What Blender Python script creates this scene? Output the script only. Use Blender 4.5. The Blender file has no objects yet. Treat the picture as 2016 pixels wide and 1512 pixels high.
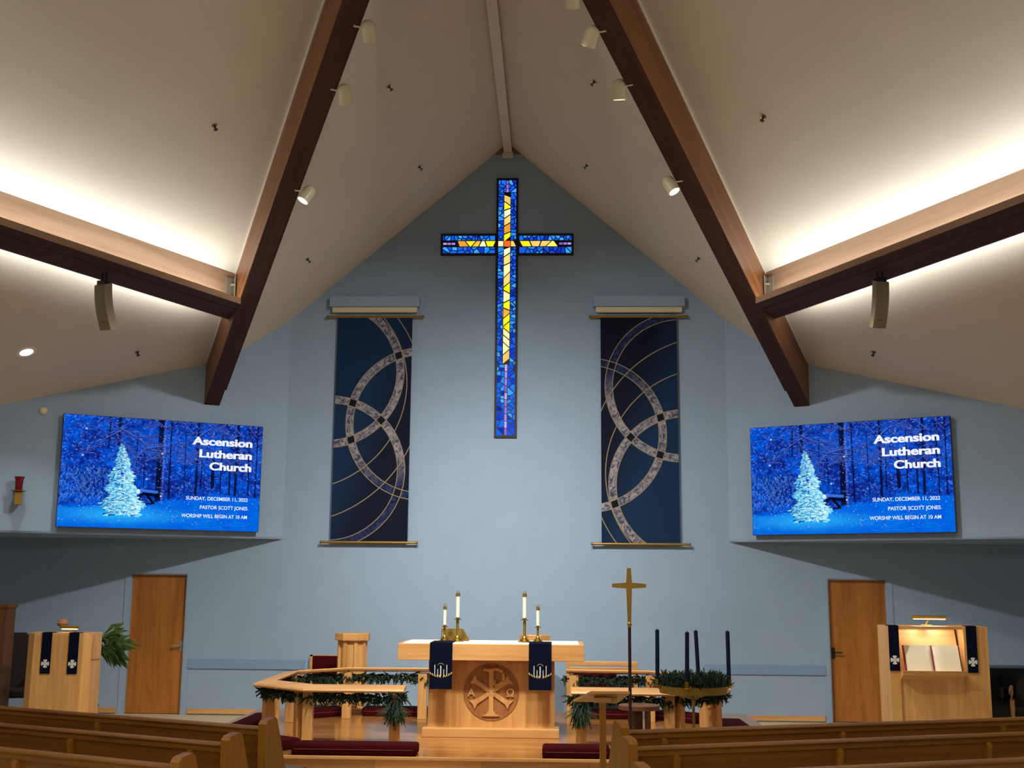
import bpy, bmesh, math, random
import numpy as np
from mathutils import Vector, Matrix
random.seed(7)
PI = math.pi
S = bpy.context.scene
C = S.collection
R = math.radians

# ------------------------------------------------------------------ camera
YAW, PITCH, ROLL = 0.03788, 0.17304, 0.00809
CAM = Vector((0.746, -17.227, 1.896)); FPX = 2270.0
cy, sy, cp, sp = math.cos(YAW), math.sin(YAW), math.cos(PITCH), math.sin(PITCH)
f = Vector((-sy*cp, cy*cp, sp)); r = Vector((cy, sy, 0)); u = r.cross(f)
cr, sr = math.cos(ROLL), math.sin(ROLL)
r2, u2 = cr*r + sr*u, cr*u - sr*r
cam = bpy.data.objects.new('camera', bpy.data.cameras.new('camera')); C.objects.link(cam)
M = Matrix((r2, u2, -f)).transposed().to_4x4(); M.translation = CAM
cam.matrix_world = M
cam.data.sensor_width = 36; cam.data.lens = FPX/2016*36; cam.data.clip_end = 200
S.camera = cam
# ------------------------------------------------------------------ world, view
w = bpy.data.worlds.new('world'); S.world = w; w.use_nodes = True
w.node_tree.nodes['Background'].inputs[0].default_value = (0.5, 0.55, 0.6, 1)
w.node_tree.nodes['Background'].inputs[1].default_value = 0.05
S.view_settings.view_transform = 'Standard'
try: S.view_settings.look = 'None'
except Exception: pass
S.view_settings.gamma = 1; S.view_settings.use_curve_mapping = False
S.view_settings.exposure = 0.0
# ------------------------------------------------------------------ nave fill (unseen lights added behind the camera)
def lamp(name, kind, loc, energy, color, target=None, **kw):
    d = bpy.data.lights.new(name, kind); d.energy = energy; d.color = color
    for k, v in kw.items(): setattr(d, k, v)
    o = bpy.data.objects.new(name, d); C.objects.link(o); o.location = loc
    if target is not None:
        o.rotation_euler = (Vector(target) - Vector(loc)).to_track_quat('-Z', 'Y').to_euler()
    return o
WARM = (1.0, .83, .62); NEUT = (1.0, .93, .82); COOL = (.98, 1.0, .93)
NAVE_W = 36
for x, y, z in ((-3.2, -13, 6.6), (3.2, -13, 6.6), (-6, -17, 6.2), (6, -17, 6.2), (-2.5, -19, 7), (2.5, -19, 7)):
    lamp('nave_fill', 'SPOT', (x, y, z), NAVE_W*4, WARM, (x, y, 0), shadow_soft_size=.15, spot_size=R(150), spot_blend=.6)  # unseen downward spots added as ambient fill for the nave
for x in (-4.5, 4.5):
    lamp('rear_fill', 'POINT', (x, -18.5, 4.2), 170, WARM, shadow_soft_size=.18)  # no globe here: unseen point light added to brighten spot cans and ceiling

# ------------------------------------------------------------------ materials
def lin(h):
    h = h.lstrip('#'); v = [int(h[i:i+2], 16)/255 for i in (0, 2, 4)]
    return tuple(c/12.92 if c <= .04045 else ((c+.055)/1.055)**2.4 for c in v) + (1,)
def mat(name, col, rough=.6, metal=0, noise=0, nscale=30, bump=0, bscale=200, spec=.5, coat=0, emit=None, estr=0):
    m = bpy.data.materials.new(name); m.use_nodes = True
    nt = m.node_tree; b = nt.nodes['Principled BSDF']
    c = lin(col) if isinstance(col, str) else col
    b.inputs['Base Color'].default_value = c
    b.inputs['Roughness'].default_value = rough; b.inputs['Metallic'].default_value = metal
    b.inputs['Specular IOR Level'].default_value = spec; b.inputs['Coat Weight'].default_value = coat
    tc = nt.nodes.new('ShaderNodeTexCoord')
    if noise:
        n = nt.nodes.new('ShaderNodeTexNoise'); n.inputs['Scale'].default_value = nscale; n.inputs['Detail'].default_value = 5
        nt.links.new(tc.outputs['Object'], n.inputs['Vector'])
        rp = nt.nodes.new('ShaderNodeValToRGB')
        rp.color_ramp.elements[0].color = tuple(max(0, x*(1-noise)) for x in c[:3]) + (1,)
        rp.color_ramp.elements[1].color = tuple(min(1, x*(1+noise)) for x in c[:3]) + (1,)
        rp.color_ramp.elements[0].position = .3; rp.color_ramp.elements[1].position = .7
        nt.links.new(n.outputs['Fac'], rp.inputs[0]); nt.links.new(rp.outputs[0], b.inputs['Base Color'])
    if bump:
        n2 = nt.nodes.new('ShaderNodeTexNoise'); n2.inputs['Scale'].default_value = bscale
        nt.links.new(tc.outputs['Object'], n2.inputs['Vector'])
        bp = nt.nodes.new('ShaderNodeBump'); bp.inputs['Strength'].default_value = bump; bp.inputs['Distance'].default_value = .004
        nt.links.new(n2.outputs['Fac'], bp.inputs['Height']); nt.links.new(bp.outputs[0], b.inputs['Normal'])
    if emit:
        b.inputs['Emission Color'].default_value = lin(emit) if isinstance(emit, str) else emit
        b.inputs['Emission Strength'].default_value = estr
    return m
def wood(name, a, b_, axis='x', scale=9, rough=.45, stretch=14, coat=0, planks=None):
    m = bpy.data.materials.new(name); m.use_nodes = True
    nt = m.node_tree; b = nt.nodes['Principled BSDF']; N = nt.nodes.new; L = nt.links.new
    tc = N('ShaderNodeTexCoord'); mp = N('ShaderNodeMapping')
    s = [scale]*3; s['xyz'.index(axis)] = scale/stretch
    mp.inputs['Scale'].default_value = s
    L(tc.outputs['Object'], mp.inputs['Vector'])
    n = N('ShaderNodeTexNoise'); n.inputs['Scale'].default_value = 2.2; n.inputs['Detail'].default_value = 8; n.inputs['Distortion'].default_value = .7
    L(mp.outputs[0], n.inputs['Vector'])
    n2 = N('ShaderNodeTexNoise'); n2.inputs['Scale'].default_value = 14; n2.inputs['Detail'].default_value = 3
    L(mp.outputs[0], n2.inputs['Vector'])
    mx = N('ShaderNodeMath'); mx.operation = 'MULTIPLY_ADD'; mx.inputs[1].default_value = .35
    L(n2.outputs['Fac'], mx.inputs[0]); L(n.outputs['Fac'], mx.inputs[2])
    rp = N('ShaderNodeValToRGB'); e = rp.color_ramp.elements
    e[0].position = .42; e[0].color = lin(b_); e[1].position = .86; e[1].color = lin(a)
    L(mx.outputs[0], rp.inputs[0]); out = rp.outputs[0]
    if planks:                                    # plank seams: (axis across, width)
        br = N('ShaderNodeTexBrick'); br.inputs['Color1'].default_value = (1, 1, 1, 1); br.inputs['Color2'].default_value = (.72, .7, .68, 1)
        br.inputs['Mortar'].default_value = (.25, .2, .15, 1); br.inputs['Scale'].default_value = 1
        br.inputs['Mortar Size'].default_value = .002; br.inputs['Brick Width'].default_value = 1.1; br.inputs['Row Height'].default_value = planks
        L(tc.outputs['Object'], br.inputs['Vector'])
        mm = N('ShaderNodeMix'); mm.data_type = 'RGBA'; mm.blend_type = 'MULTIPLY'; mm.inputs[0].default_value = 1
        L(out, mm.inputs[6]); L(br.outputs['Color'], mm.inputs[7]); out = mm.outputs[2]
    L(out, b.inputs['Base Color'])
    b.inputs['Roughness'].default_value = rough; b.inputs['Coat Weight'].default_value = coat
    return m
def emis(name, col, strength):
    m = bpy.data.materials.new(name); m.use_nodes = True; nt = m.node_tree; nt.nodes.clear()
    o = nt.nodes.new('ShaderNodeOutputMaterial'); e = nt.nodes.new('ShaderNodeEmission')
    e.inputs[0].default_value = lin(col) if isinstance(col, str) else col; e.inputs[1].default_value = strength
    nt.links.new(e.outputs[0], o.inputs[0]); return m
def emis_attr(name, strength, attr='Col'):
    m = bpy.data.materials.new(name); m.use_nodes = True; nt = m.node_tree; nt.nodes.clear()
    o = nt.nodes.new('ShaderNodeOutputMaterial'); e = nt.nodes.new('ShaderNodeEmission'); a = nt.nodes.new('ShaderNodeAttribute')
    a.attribute_name = attr; e.inputs[1].default_value = strength
    nt.links.new(a.outputs['Color'], e.inputs[0]); nt.links.new(e.outputs[0], o.inputs[0]); return m

WALL = mat('wall_paint', '#92abc7', .85, noise=.03, nscale=3, bump=.05, bscale=120)
CEIL = mat('ceiling_plaster', '#d9d2c6', .9, noise=.02, nscale=2, bump=.05, bscale=90)
SHADEB = wood('dark_shaded_beam', '#4a2616', '#2e160b', 'x', 5, .85, 20)  # beam wood darkened with the shade of the undersides; also on the dark raceway
BEAM = wood('beam_wood', '#8a552a', '#573217', 'x', 5, .42, 22)
BEAMX = wood('crossbeam_wood', '#a98a72', '#8e705a', 'x', 4, .5, 20)
OAKX = wood('oak_x', '#dcab6e', '#c28c52', 'x', 5, .38, 16)
OAKZ = wood('oak_z', '#d9a868', '#bd874c', 'z', 5, .38, 16)
PEWX = wood('pew_x', '#a06c28', '#7e501a', 'x', 5, .35, 16)
PEWZ = wood('pew_z', '#b47e30', '#946222', 'z', 5, .35, 14)
DOORZ = wood('door_oak', '#b57430', '#87501c', 'z', 3.2, .45, 10)
DARKZ = wood('dark_oak', '#6b4424', '#45280f', 'z', 4, .4, 12)
STOOLW = wood('walnut', '#7d5236', '#5d3a24', 'x', 6, .35, 10)
FLOORW = wood('chancel_floor', '#c58a48', '#9a6430', 'x', 4, .22, 12, coat=.3, planks=.085)
FLOOR = mat('floor_tile', '#c9b896', .55, noise=.06, nscale=4)
BRASS = mat('brass', '#b8963e', .28, 1)
BRASSD = mat('aged_brass', '#9a7c38', .42, .7)
STEEL = mat('steel', '#a39a8a', .5, .5)
BLACK = mat('black_metal', '#15110f', .5)
CREAM = mat('cream_paint', '#d9d0b4', .35)
WHITE = mat('white_linen', '#f2efe8', .8)
NAVY = mat('navy_cloth', '#070f24', .9, bump=.2, bscale=600, spec=.08)
NAVYWAX = mat('navy_wax', '#0a1838', .55, spec=.2)
MAROON = mat('maroon_fabric', '#40060f', .9, noise=.1, nscale=40, bump=.2, bscale=500, spec=.1)
PIPING = mat('piping', '#6d2a36', .8)
WAX = mat('white_wax', '#efe9da', .5)
GOLDTH = mat('gold_thread', '#cfb86a', .6)
SILVERTH = mat('silver_thread', '#d8dade', .6)
GREEN = mat('fir_green', '#1f3823', .75, noise=.4, nscale=25)
GREEN2 = mat('fir_green_light', '#3f5a3a', .75, noise=.4, nscale=25)
CONE = mat('pine_cone', '#4a3524', .8)
LEAF = mat('leaf', '#3c5a26', .5, noise=.5, nscale=12)
POT = mat('clay_pot', '#6a4c34', .8)
BOX = mat('valance_paint', '#92abc7', .8)
STRIP = mat('guard_paint', '#7d9cc0', .6)
SPK = mat('speaker_shell', '#a0947c', .55, bump=.1, bscale=500)
PAGES = mat('pages', '#f1e9d2', .8)
RED = mat('red_ribbon', '#8c1f26', .6)
REDGLASS = mat('red_glass', '#6a0d0d', .12)
LEAD = mat('lead_came', '#0b0b10', .6)
CARVE = wood('carved_ground', '#a8713c', '#7f4f26', 'z', 6, .6, 6)

# ------------------------------------------------------------------ mesh helpers
class MB:
    def __init__(s): s.bm = bmesh.new()
    def face(s, pts):
        return s.bm.faces.new([s.bm.verts.new(p) for p in pts])
    def box(s, c, d, rot=None, bev=0):
        g = bmesh.ops.create_cube(s.bm, size=1)['verts']
        for v in g: v.co = Vector((v.co.x*d[0], v.co.y*d[1], v.co.z*d[2]))
        if bev:
            es = list({e for v in g for e in v.link_edges})
            g = list({v for fc in bmesh.ops.bevel(s.bm, geom=es, offset=bev, segments=2, profile=.5, affect='EDGES')['faces'] for v in fc.verts} | {v for v in g if v.is_valid})
        m = Matrix.Translation(c) @ (rot.to_4x4() if rot is not None else Matrix())
        for v in g: v.co = m @ v.co
        return s
    def span(s, a, b, bev=0):
        return s.box([(a[i]+b[i])/2 for i in range(3)], [abs(b[i]-a[i]) for i in range(3)], bev=bev)
    def prism(s, pts, vec):
        "closed polygon of 3-D points swept by vec"
        v0 = [s.bm.verts.new(p) for p in pts]; v1 = [s.bm.verts.new(Vector(p)+Vector(vec)) for p in pts]
        n = len(pts); s.bm.faces.new(v0); s.bm.faces.new(v1[::-1])
        for i in range(n): s.bm.faces.new((v0[i], v1[i], v1[(i+1) % n], v0[(i+1) % n]))
        return s
    def loft(s, rings, cap=True, closed=True):
        vs = [[s.bm.verts.new(p) for p in rg] for rg in rings]; n = len(rings[0])
        for a, b in zip(vs, vs[1:]):
            for i in range(n if closed else n-1):
                s.bm.faces.new((a[i], a[(i+1) % n], b[(i+1) % n], b[i]))
        if cap: s.bm.faces.new(vs[0][::-1]); s.bm.faces.new(vs[-1])
        return s
    def lathe(s, prof, c=(0, 0, 0), n=20, rot=None, cap=True):
        c = Vector(c); rings = []
        for rr, z in prof:
            ring = []
            for k in range(n):
                p = Vector((rr*math.cos(2*PI*k/n), rr*math.sin(2*PI*k/n), z))
                if rot is not None: p = rot @ p
                ring.append(c+p)
            rings.append(ring)
        return s.loft(rings, cap)
    def tube(s, pts, rad, n=8, cap=True):
        pts = [Vector(p) for p in pts]; rings = []
        for i, p in enumerate(pts):
            t = (pts[min(i+1, len(pts)-1)] - pts[max(i-1, 0)]).normalized()
            a = t.cross(Vector((0, 0, 1)) if abs(t.z) < .9 else Vector((0, 1, 0))).normalized(); b = t.cross(a)
            rr = rad[i] if isinstance(rad, (list, tuple)) else rad
            rings.append([p + a*rr*math.cos(2*PI*k/n) + b*rr*math.sin(2*PI*k/n) for k in range(n)])
        return s.loft(rings, cap)
    def xf(s, m):
        for v in s.bm.verts: v.co = m @ v.co
        return s
def obj(name, mb, m, parent=None, smooth=False, matrix=None):
    me = bpy.data.meshes.new(name)
    bmesh.ops.recalc_face_normals(mb.bm, faces=mb.bm.faces)
    if smooth:
        for fc in mb.bm.faces: fc.smooth = True
        for e in mb.bm.edges:
            if len(e.link_faces) == 2 and e.calc_face_angle(0) > R(40): e.smooth = False
    if matrix is not None: mb.xf(matrix.inverted())
    mb.bm.to_mesh(me); mb.bm.free()
    for mm in (m if isinstance(m, (list, tuple)) else [m]): me.materials.append(mm)
    o = bpy.data.objects.new(name, me); C.objects.link(o)
    if matrix is not None: o.matrix_world = matrix
    if parent is not None:
        o.parent = parent
        if matrix is not None: o.matrix_parent_inverse = parent.matrix_basis.inverted()
    return o
def tag(o, label, cat, group=None, kind=None):
    if label: o['label'] = label
    if cat: o['category'] = cat
    if group: o['group'] = group
    if kind: o['kind'] = kind
    return o
def thing(name, label, cat, loc=(0, 0, 0), rotz=0, group=None):
    o = bpy.data.objects.new(name, None); C.objects.link(o); o.empty_display_size = .1
    o.location = loc; o.rotation_euler = (0, 0, rotz)
    bpy_upd = Matrix.Translation(loc) @ Matrix.Rotation(rotz, 4, 'Z'); o.matrix_basis = bpy_upd
    return tag(o, label, cat, group)
def struct(name, mb, m, parent=None, label=None):
    o = obj(name, mb, m, parent)
    if parent is None: o['kind'] = 'structure'
    if label: o['label'] = label
    return o
def dup(root, loc, rotz, label, group=None):
    rt = root.copy(); C.objects.link(rt); rt.matrix_basis = Matrix.Translation(loc) @ Matrix.Rotation(rotz, 4, 'Z'); rt['label'] = label
    for ch in list(root.children):
        c = ch.copy(); C.objects.link(c); c.parent = rt
        for g in list(ch.children):
            d = g.copy(); C.objects.link(d); d.parent = c
    return rt
def text_mb(txt, width=None, size=.1, ext=.002, bold=0.0, align='RIGHT'):
    cu = bpy.data.curves.new('t', 'FONT'); cu.body = txt; cu.size = size; cu.extrude = ext; cu.align_x = align; cu.offset = bold*size
    o = bpy.data.objects.new('t', cu); C.objects.link(o)
    dg = bpy.context.evaluated_depsgraph_get(); me = bpy.data.meshes.new_from_object(o.evaluated_get(dg))
    mb = MB(); mb.bm.from_mesh(me); bpy.data.objects.remove(o); bpy.data.meshes.remove(me); bpy.data.curves.remove(cu)
    if width:
        xs = [v.co.x for v in mb.bm.verts]; k = width/(max(xs)-min(xs))
        for v in mb.bm.verts: v.co.x *= k
    return mb

# ------------------------------------------------------------------ setting: floor, walls, ceiling
XB, ANG = 3.32, R(28)                       # where the angled walls leave the back wall
TA = math.tan(ANG); SOF = 2.547
def zc(x): return 8.755 - .855*abs(x)       # chancel gable
def zn(x, y): return 6.956 - .445*abs(x) - .196*y   # nave roof planes
XS, YR = 10.0, -24.0
struct('floor', MB().span((-XS-.3, YR-.3, -.1), (XS+.3, .3, 0)), FLOOR)
T = .2
m = MB(); m.prism([(-XB, 0, 0), (XB, 0, 0), (XB, 0, zc(XB)+.05), (0, 0, zc(0)+.05), (-XB, 0, zc(XB)+.05)], (0, T, 0))
DX0, DX1, DH = 4.715, 5.575, 2.03
for s in (-1, 1):
    m.span((s*XB, 0, 0), (s*DX0, T, SOF+.3)); m.span((s*DX0, 0, DH), (s*DX1, T, SOF+.3)); m.span((s*DX1, 0, 0), (s*(XS+.3), T, SOF+.3))
struct('wall_back', m, WALL, label='pale blue back wall behind the altar')
for s, nm in ((-1, 'left'), (1, 'right')):
    nx, ny = s*math.sin(ANG), math.cos(ANG)             # normal away from the nave
    P = lambda x: (s*x, -(x-XB)*TA)
    bx = 4.33                                              # beam foot
    xs = [XB, bx, bx+.001, XS+.3]
    zt = [zc(XB)+.08, zc(bx)+.12, zn(bx, P(bx)[1])+.08, zn(XS+.3, P(XS+.3)[1])+.08]
    pts = [(P(x)[0], P(x)[1], SOF) for x in (XB, XS+.3)] + [(P(x)[0], P(x)[1], z) for x, z in list(zip(xs, zt))[::-1]]
    struct('wall_angled_'+nm, MB().prism(pts, (nx*.1, ny*.1, 0)), WALL)
    struct('ceiling_soffit_'+nm, MB().prism([(s*XB, 0, SOF), (s*(XS+.3), 0, SOF), (s*(XS+.3), P(XS+.3)[1], SOF)], (0, 0, .03)), WALL)
    struct('wall_'+nm, MB().span((s*XS, YR, 0), (s*(XS+.2), 0, 9)), WALL)
    # trims on the lower back wall
    m = MB(); m.span((s*3.45, -.02, .02), (s*(DX0-.1), 0, .09)); m.span((s*(DX1+.1), -.02, .02), (s*XS, 0, .09)) 
    struct('baseboard_'+nm, m, OAKX)
struct('wall_front', MB().span((-XS-.3, YR-.2, 0), (XS+.3, YR, 13)), WALL)
th = 1.131; D2 = Vector((-math.cos(th), -math.sin(th), 0)); OM = Vector((math.sin(th), -math.cos(th), 0))
FP = Vector((4.428, -.589, 4.503)); BW, BHt, BSL = .223, .6, .362
ctr = FP - OM*BW/2
tk = (.2-ctr.y)/D2.y; kx = ctr.x + D2.x*tk; th_ = ctr.x/math.cos(th); yh = ctr.y + D2.y*th_
m = MB()
for s in (-1, 1):
    c3 = [(0, .2), (kx, .2), (0, yh)]
    m.face([(s*x, y, zc(x)) for x, y in c3])
    n3 = [(0, yh), (kx, .2), (XS+.3, .2), (XS+.3, YR-.2), (0, YR-.2)]
    m.face([(s*x, y, zn(x, y)) for x, y in n3])
struct('ceiling', m, CEIL, label='off-white sloping plaster ceiling')
# platform
XP = 3.42
pl = [(-2.45, -4.96), (2.45, -4.96), (XP, -4.0), (XP, -.45), (-XP, -.45), (-XP, -4.0)]
struct('floor_platform', MB().prism([(x, y, 0) for x, y in pl], (0, 0, .15)), FLOORW, label='glossy oak chancel platform')
struct('trim_1', MB().box((0, -4.965, .14), (4.9, .03, .035), bev=.008), OAKX, label='pale nosing along the front of the platform')
# doors
for i, s in ((1, -1), (2, 1)):
    d = struct('door_%d' % i, MB().span((s*(DX0+.012), .06, .01), (s*(DX1-.012), .1, DH-.015)), DOORZ,
               label='oak slab door in the blue wall at %s' % ('left' if s < 0 else 'right'))
    m = MB(); W_ = .075
    m.span((s*(DX0-W_), -.012, 0), (s*DX0, .02, DH+W_)); m.span((s*DX1, -.012, 0), (s*(DX1+W_), .02, DH+W_))
    m.span((s*DX0, -.012, DH), (s*DX1, .02, DH+W_))
    m.span((s*DX0, 0, 0), (s*(DX0+.015), .1, DH)); m.span((s*DX1, 0, 0), (s*(DX1-.015), .1, DH)); m.span((s*DX0, 0, DH), (s*DX1, .1, DH-.015))
    obj('door_frame', m, WALL, d)
    hx = s*(DX0+.09); hm = MB()
    hm.box((hx-s*.025, .055, .97), (.05, .012, .16), bev=.004); hm.tube([(hx-s*.025, .055, .98), (hx-s*.025, .0, .98), (hx+s*.09, .0, .98)], .011)
    hm.lathe([(.032, 0), (.03, .02)], (hx-s*.025, .06, .98), 16, Matrix.Rotation(R(90), 3, 'X'))
    obj('door_handle', hm, BLACK if s > 0 else STEEL, d)
# ridge beam
t_ = thing('ridge_beam', 'cream boxed ridge beam running from the gable peak towards the nave', 'beam', (0, 0, 8.57))
obj('boxed_beam', MB().span((-.064, -9.9, .02), (.064, -.02, .2)), CEIL, t_)
obj('end_bracket', MB().box((0, -.03, -.02), (.17, .06, .07), bev=.005), CEIL, t_)
obj('peak_plate', MB().prism([(-.21, 0, 0), (.21, 0, 0), (.06, 0, .13), (-.06, 0, .13)], (0, -.02, 0)), mat('peak_plate', '#8a735a', .8), t_)

# ------------------------------------------------------------------ roof beams
JB = Vector((3.253, -3.087, 5.396)); ph = 1.139
DC = Vector((math.cos(ph), -math.sin(ph), 0)); OC = Vector((math.sin(ph), math.cos(ph), 0))
def mir(v, s): return Vector((v[0]*s, v[1], v[2]))
COVE_F, COVE_B = 95, 170
for s, nm in ((-1, 'left'), (1, 'right')):
    root = thing('roof_beam', 'dark glulam beam rising from the %s angled wall to the ridge' % nm, 'beam', mir(FP, s), 0, 'main roof beams')
    Lb = th_+.1
    def bp(t, o, z): return mir(FP + D2*t - OM*o + Vector((0, 0, BSL*t + z)), s)
    ax = (mir(D2, s)+Vector((0, 0, BSL))).normalized(); ay = Vector((0, 0, 1)).cross(ax).normalized(); az = ax.cross(ay)
    MX = Matrix((ax, ay, az)).transposed().to_4x4(); MX.translation = mir(FP, s)
    sec = lambda t, o0, o1, z0, z1: [bp(t, o0, z0), bp(t, o1, z0), bp(t, o1, z1), bp(t, o0, z1)]
    obj('glulam_timber', MB().loft([sec(-.02, 0, BW, 0, BHt), sec(Lb, 0, BW, 0, BHt)]), BEAM, root, matrix=MX)
    obj('underside_shade', MB().loft([sec(0, .002, BW-.002, -.012, .0), sec(Lb, .002, BW-.002, -.012, .0)]), SHADEB, root, matrix=MX)  # thin sheet carrying the painted shade of the beam underside
    obj('top_light_line', MB().loft([sec(.1, -.012, .02, BHt-.012, BHt+.05), sec(Lb, -.012, .02, BHt-.012, BHt+.05)]), CEIL, root, matrix=MX)  # added pale strip standing for light leaking over the beam top
    obj('lighting_raceway', MB().loft([sec(.45, BW, BW+.018, -.01, .09), sec(Lb, BW, BW+.018, -.01, .09)]), SHADEB, root, matrix=MX)
    # cross beam with cove troughs
    r2_ = thing('cross_beam', 'cove-lit cross beam joining the %s roof beam, speaker hung beneath' % nm, 'beam', mir(JB, s), 0, 'cross beams with cove lights')
    Lc = 16.0
    def t0(sv): q = JB + OC*sv; return -((q - FP).dot(OM))/DC.dot(OM)
    def cpnt(t, sv, z): return mir(JB + DC*t + OC*sv + Vector((0, 0, z)), s)
    def bar(s0, s1, z0, z1):
        return MB().loft([[cpnt(t0(s0), s0, z0), cpnt(t0(s1), s1, z0), cpnt(t0(s1), s1, z1), cpnt(t0(s0), s0, z1)],
                          [cpnt(Lc, s0, z0), cpnt(Lc, s1, z0), cpnt(Lc, s1, z1), cpnt(Lc, s0, z1)]])
    ax = mir(DC, s).normalized(); ay = Vector((0, 0, 1)).cross(ax); MC = Matrix((ax, ay, Vector((0, 0, 1)))).transposed().to_4x4(); MC.translation = mir(JB, s)
    def bar4(q):
        return MB().loft([[cpnt(t0(sv), sv, z) for sv, z in q], [cpnt(Lc, sv, z) for sv, z in q]])
    obj('glulam_timber', bar4([(.395, .012), (.52, .012), (.52, .45), (.395, .53)]), BEAMX, r2_, matrix=MC)
    for nm2, a, b, z0, z1 in (('front_lip', 0, .02, .0, .077), ('back_lip', .71, .728, .0, .05)):
        obj(nm2, bar(a, b, z0, z1), BEAMX, r2_, matrix=MC)
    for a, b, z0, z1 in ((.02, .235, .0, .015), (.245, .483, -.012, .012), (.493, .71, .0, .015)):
        obj('soffit_board', bar(a, b, z0, z1), SHADEB, r2_, matrix=MC)  # dark tone is underside shade put into the wood colour
    obj('lip_shade', bar(.0, .02, -.004, .0), SHADEB, r2_, matrix=MC)  # dark strip that paints the shade under the front lip
    # steel angle connector
    br = MB(); ta = t0(.39)+.01
    q0, q1 = cpnt(ta, .39, .1), cpnt(ta+.17, .39, .1)
    br.prism([q0, q1, q1+Vector((0, 0, .34)), q0+Vector((0, 0, .34))], mir(-OC*.012, s))
    db = mir(D2, s); b0 = q0 + mir(OM, s)*.008
    br.prism([b0, b0-db*(-.13), b0-db*(-.13)+Vector((0, 0, .36)), b0+Vector((0, 0, .34))], mir(OM*.012, s))
    bk = obj('steel_bracket', br, STEEL, r2_, matrix=MC)
    for k in (0, 1):
        for j, (base, nn, tt) in enumerate(((q0, mir(-OC, s), mir(DC, s)), (b0, mir(OM, s), db))):
            p = base + tt*.085 + Vector((0, 0, .09+.16*k))
            bo = obj('bolt', MB().tube([p, p+nn*.05], .018, 6), STEEL, bk, matrix=MC)
            bo.matrix_parent_inverse = Matrix()
            bo.matrix_basis = Matrix()
    # cove lamps
    for sv, pw, zl, tilt in ((.22, COVE_F, .03, 0), (.60, COVE_B, .06, .9)):
        La = 12.0; ta = t0(sv)+.12
        c = cpnt(ta+La/2, sv, zl)
        d = bpy.data.lights.new('cove_tube', 'AREA'); d.shape = 'RECTANGLE'; d.size = La; d.size_y = .07; d.energy = pw; d.color = COOL
        o = bpy.data.objects.new('cove_tube', d); C.objects.link(o)
        ax = mir(DC, s).normalized(); az = -(Vector((0, 0, 1)) + mir(OC, s)*tilt).normalized(); ay = az.cross(ax)
        mm = Matrix((ax, ay, az)).transposed().to_4x4()
        mm.translation = c; o.matrix_world = mm

# ------------------------------------------------------------------ spotlights on the beams
spots = [(-1.036, -7.03, 7.101, (2.8, 0, .2), (.05, .6, -.8), 'topmost bullet spotlight on the left roof beam'),
         (-1.39, -6.28, 6.801, (1.2, -1.2, .2), (.06, .55, -.83), 'middle bullet spotlight on the left roof beam'),
         (-2.048, -4.865, 6.238, (-5.0, -3.6, .9), (-.45, -.22, -.86), 'lowest bullet spotlight on the left roof beam, mouth glowing'),
         (.9, -7.387, 7.24, (-2.0, -1.6, .2), (0, .6, -.8), 'bullet spotlight cut by the top edge of the photo'),
         (1.09, -6.944, 7.07, (-2.8, 0, .2), (-.3, .5, -.82), 'tilted bullet spotlight second from the top on the right roof beam'),
         (1.385, -6.30, 6.818, (1.45, -7.6, 0), (.03, .33, -.94), 'bullet spotlight third from the top on the right beam, rim lit'),
         (2.013, -4.984, 6.283, (5.0, -3.7, 1.0), (.42, -.22, -.86), 'lowest bullet spotlight on the right roof beam, mouth glowing')]
GLOW = emis('lamp_glow', '#fff6df', 6)
SPOTW = [(1050, 88, 1), (760, 80, 1), (260, 70, .8), (800, 72, 1), (1050, 88, 1), (90, 70, .8), (560, 70, .8)]
for (x, y, z, tg, axd, lb), (pw, sz, bl) in zip(spots, SPOTW):
    s = -1 if x < 0 else 1
    t = thing('bullet_spotlight', lb, 'spotlight', (x, y, z), 0, 'spotlights on the roof beams')
    dr = (Vector(tg)-Vector((x, y, z))).normalized(); axd = Vector(axd).normalized() if axd else dr; rot = axd.to_track_quat('-Z', 'Y').to_matrix()
    pr = [(.001, .1), (.03, .096), (.052, .08), (.066, .052), (.07, .02), (.07, -.1), (.073, -.1), (.073, -.108), (.062, -.108), (.062, -.06)]
    obj('can', MB().lathe([p for p in pr], n=24, rot=rot, cap=False), CREAM, t, smooth=True)
    obj('lens', MB().lathe([(.061, -.085), (.061, -.08)], n=20, rot=rot), GLOW, t)
    inn = mir(OM, s)*1.0
    obj('arm', MB().tube([(0, 0, .02), tuple(inn*.145+Vector((0, 0, .015)))], .009).tube([tuple(inn*.14+Vector((0, 0, .01))), tuple(inn*.14+Vector((0, 0, .045)))], .009), CREAM, t)
    lamp('spot_beam', 'SPOT', Vector((x, y, z))+axd*.2, pw, NEUT, tg, spot_size=R(sz), spot_blend=bl, shadow_soft_size=.12)

# ------------------------------------------------------------------ sprinklers, recessed light, detector
NC = {'c': Vector((.855, 0, 1)).normalized(), 'n': Vector((.445, .196, 1)).normalized()}
spr = [(-2.926, -5.6, 6.752, 'n', 'on the left nave ceiling above the cross beam'), (2.932, -5.701, 6.769, 'n', 'on the right nave ceiling above the cross beam'),
       (-1.229, -4.454, 7.704, 'c', 'left of the ridge beam near the spotlights'), (1.206, -4.503, 7.724, 'c', 'right of the ridge beam near the spotlights'),
       (-1.187, -1.705, 7.74, 'c', 'left of the gable peak'), (1.193, -1.741, 7.735, 'c', 'right of the gable peak'),
       (-2.747, -1.637, 6.406, 'c', 'beside the lower left roof beam'), (2.745, -1.632, 6.408, 'c', 'beside the lower right roof beam'),
       (-5.053, -1.737, 5.048, 'n', 'on the low ceiling above the left screen'), (5.061, -1.76, 5.049, 'n', 'on the low ceiling above the right screen')]
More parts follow.
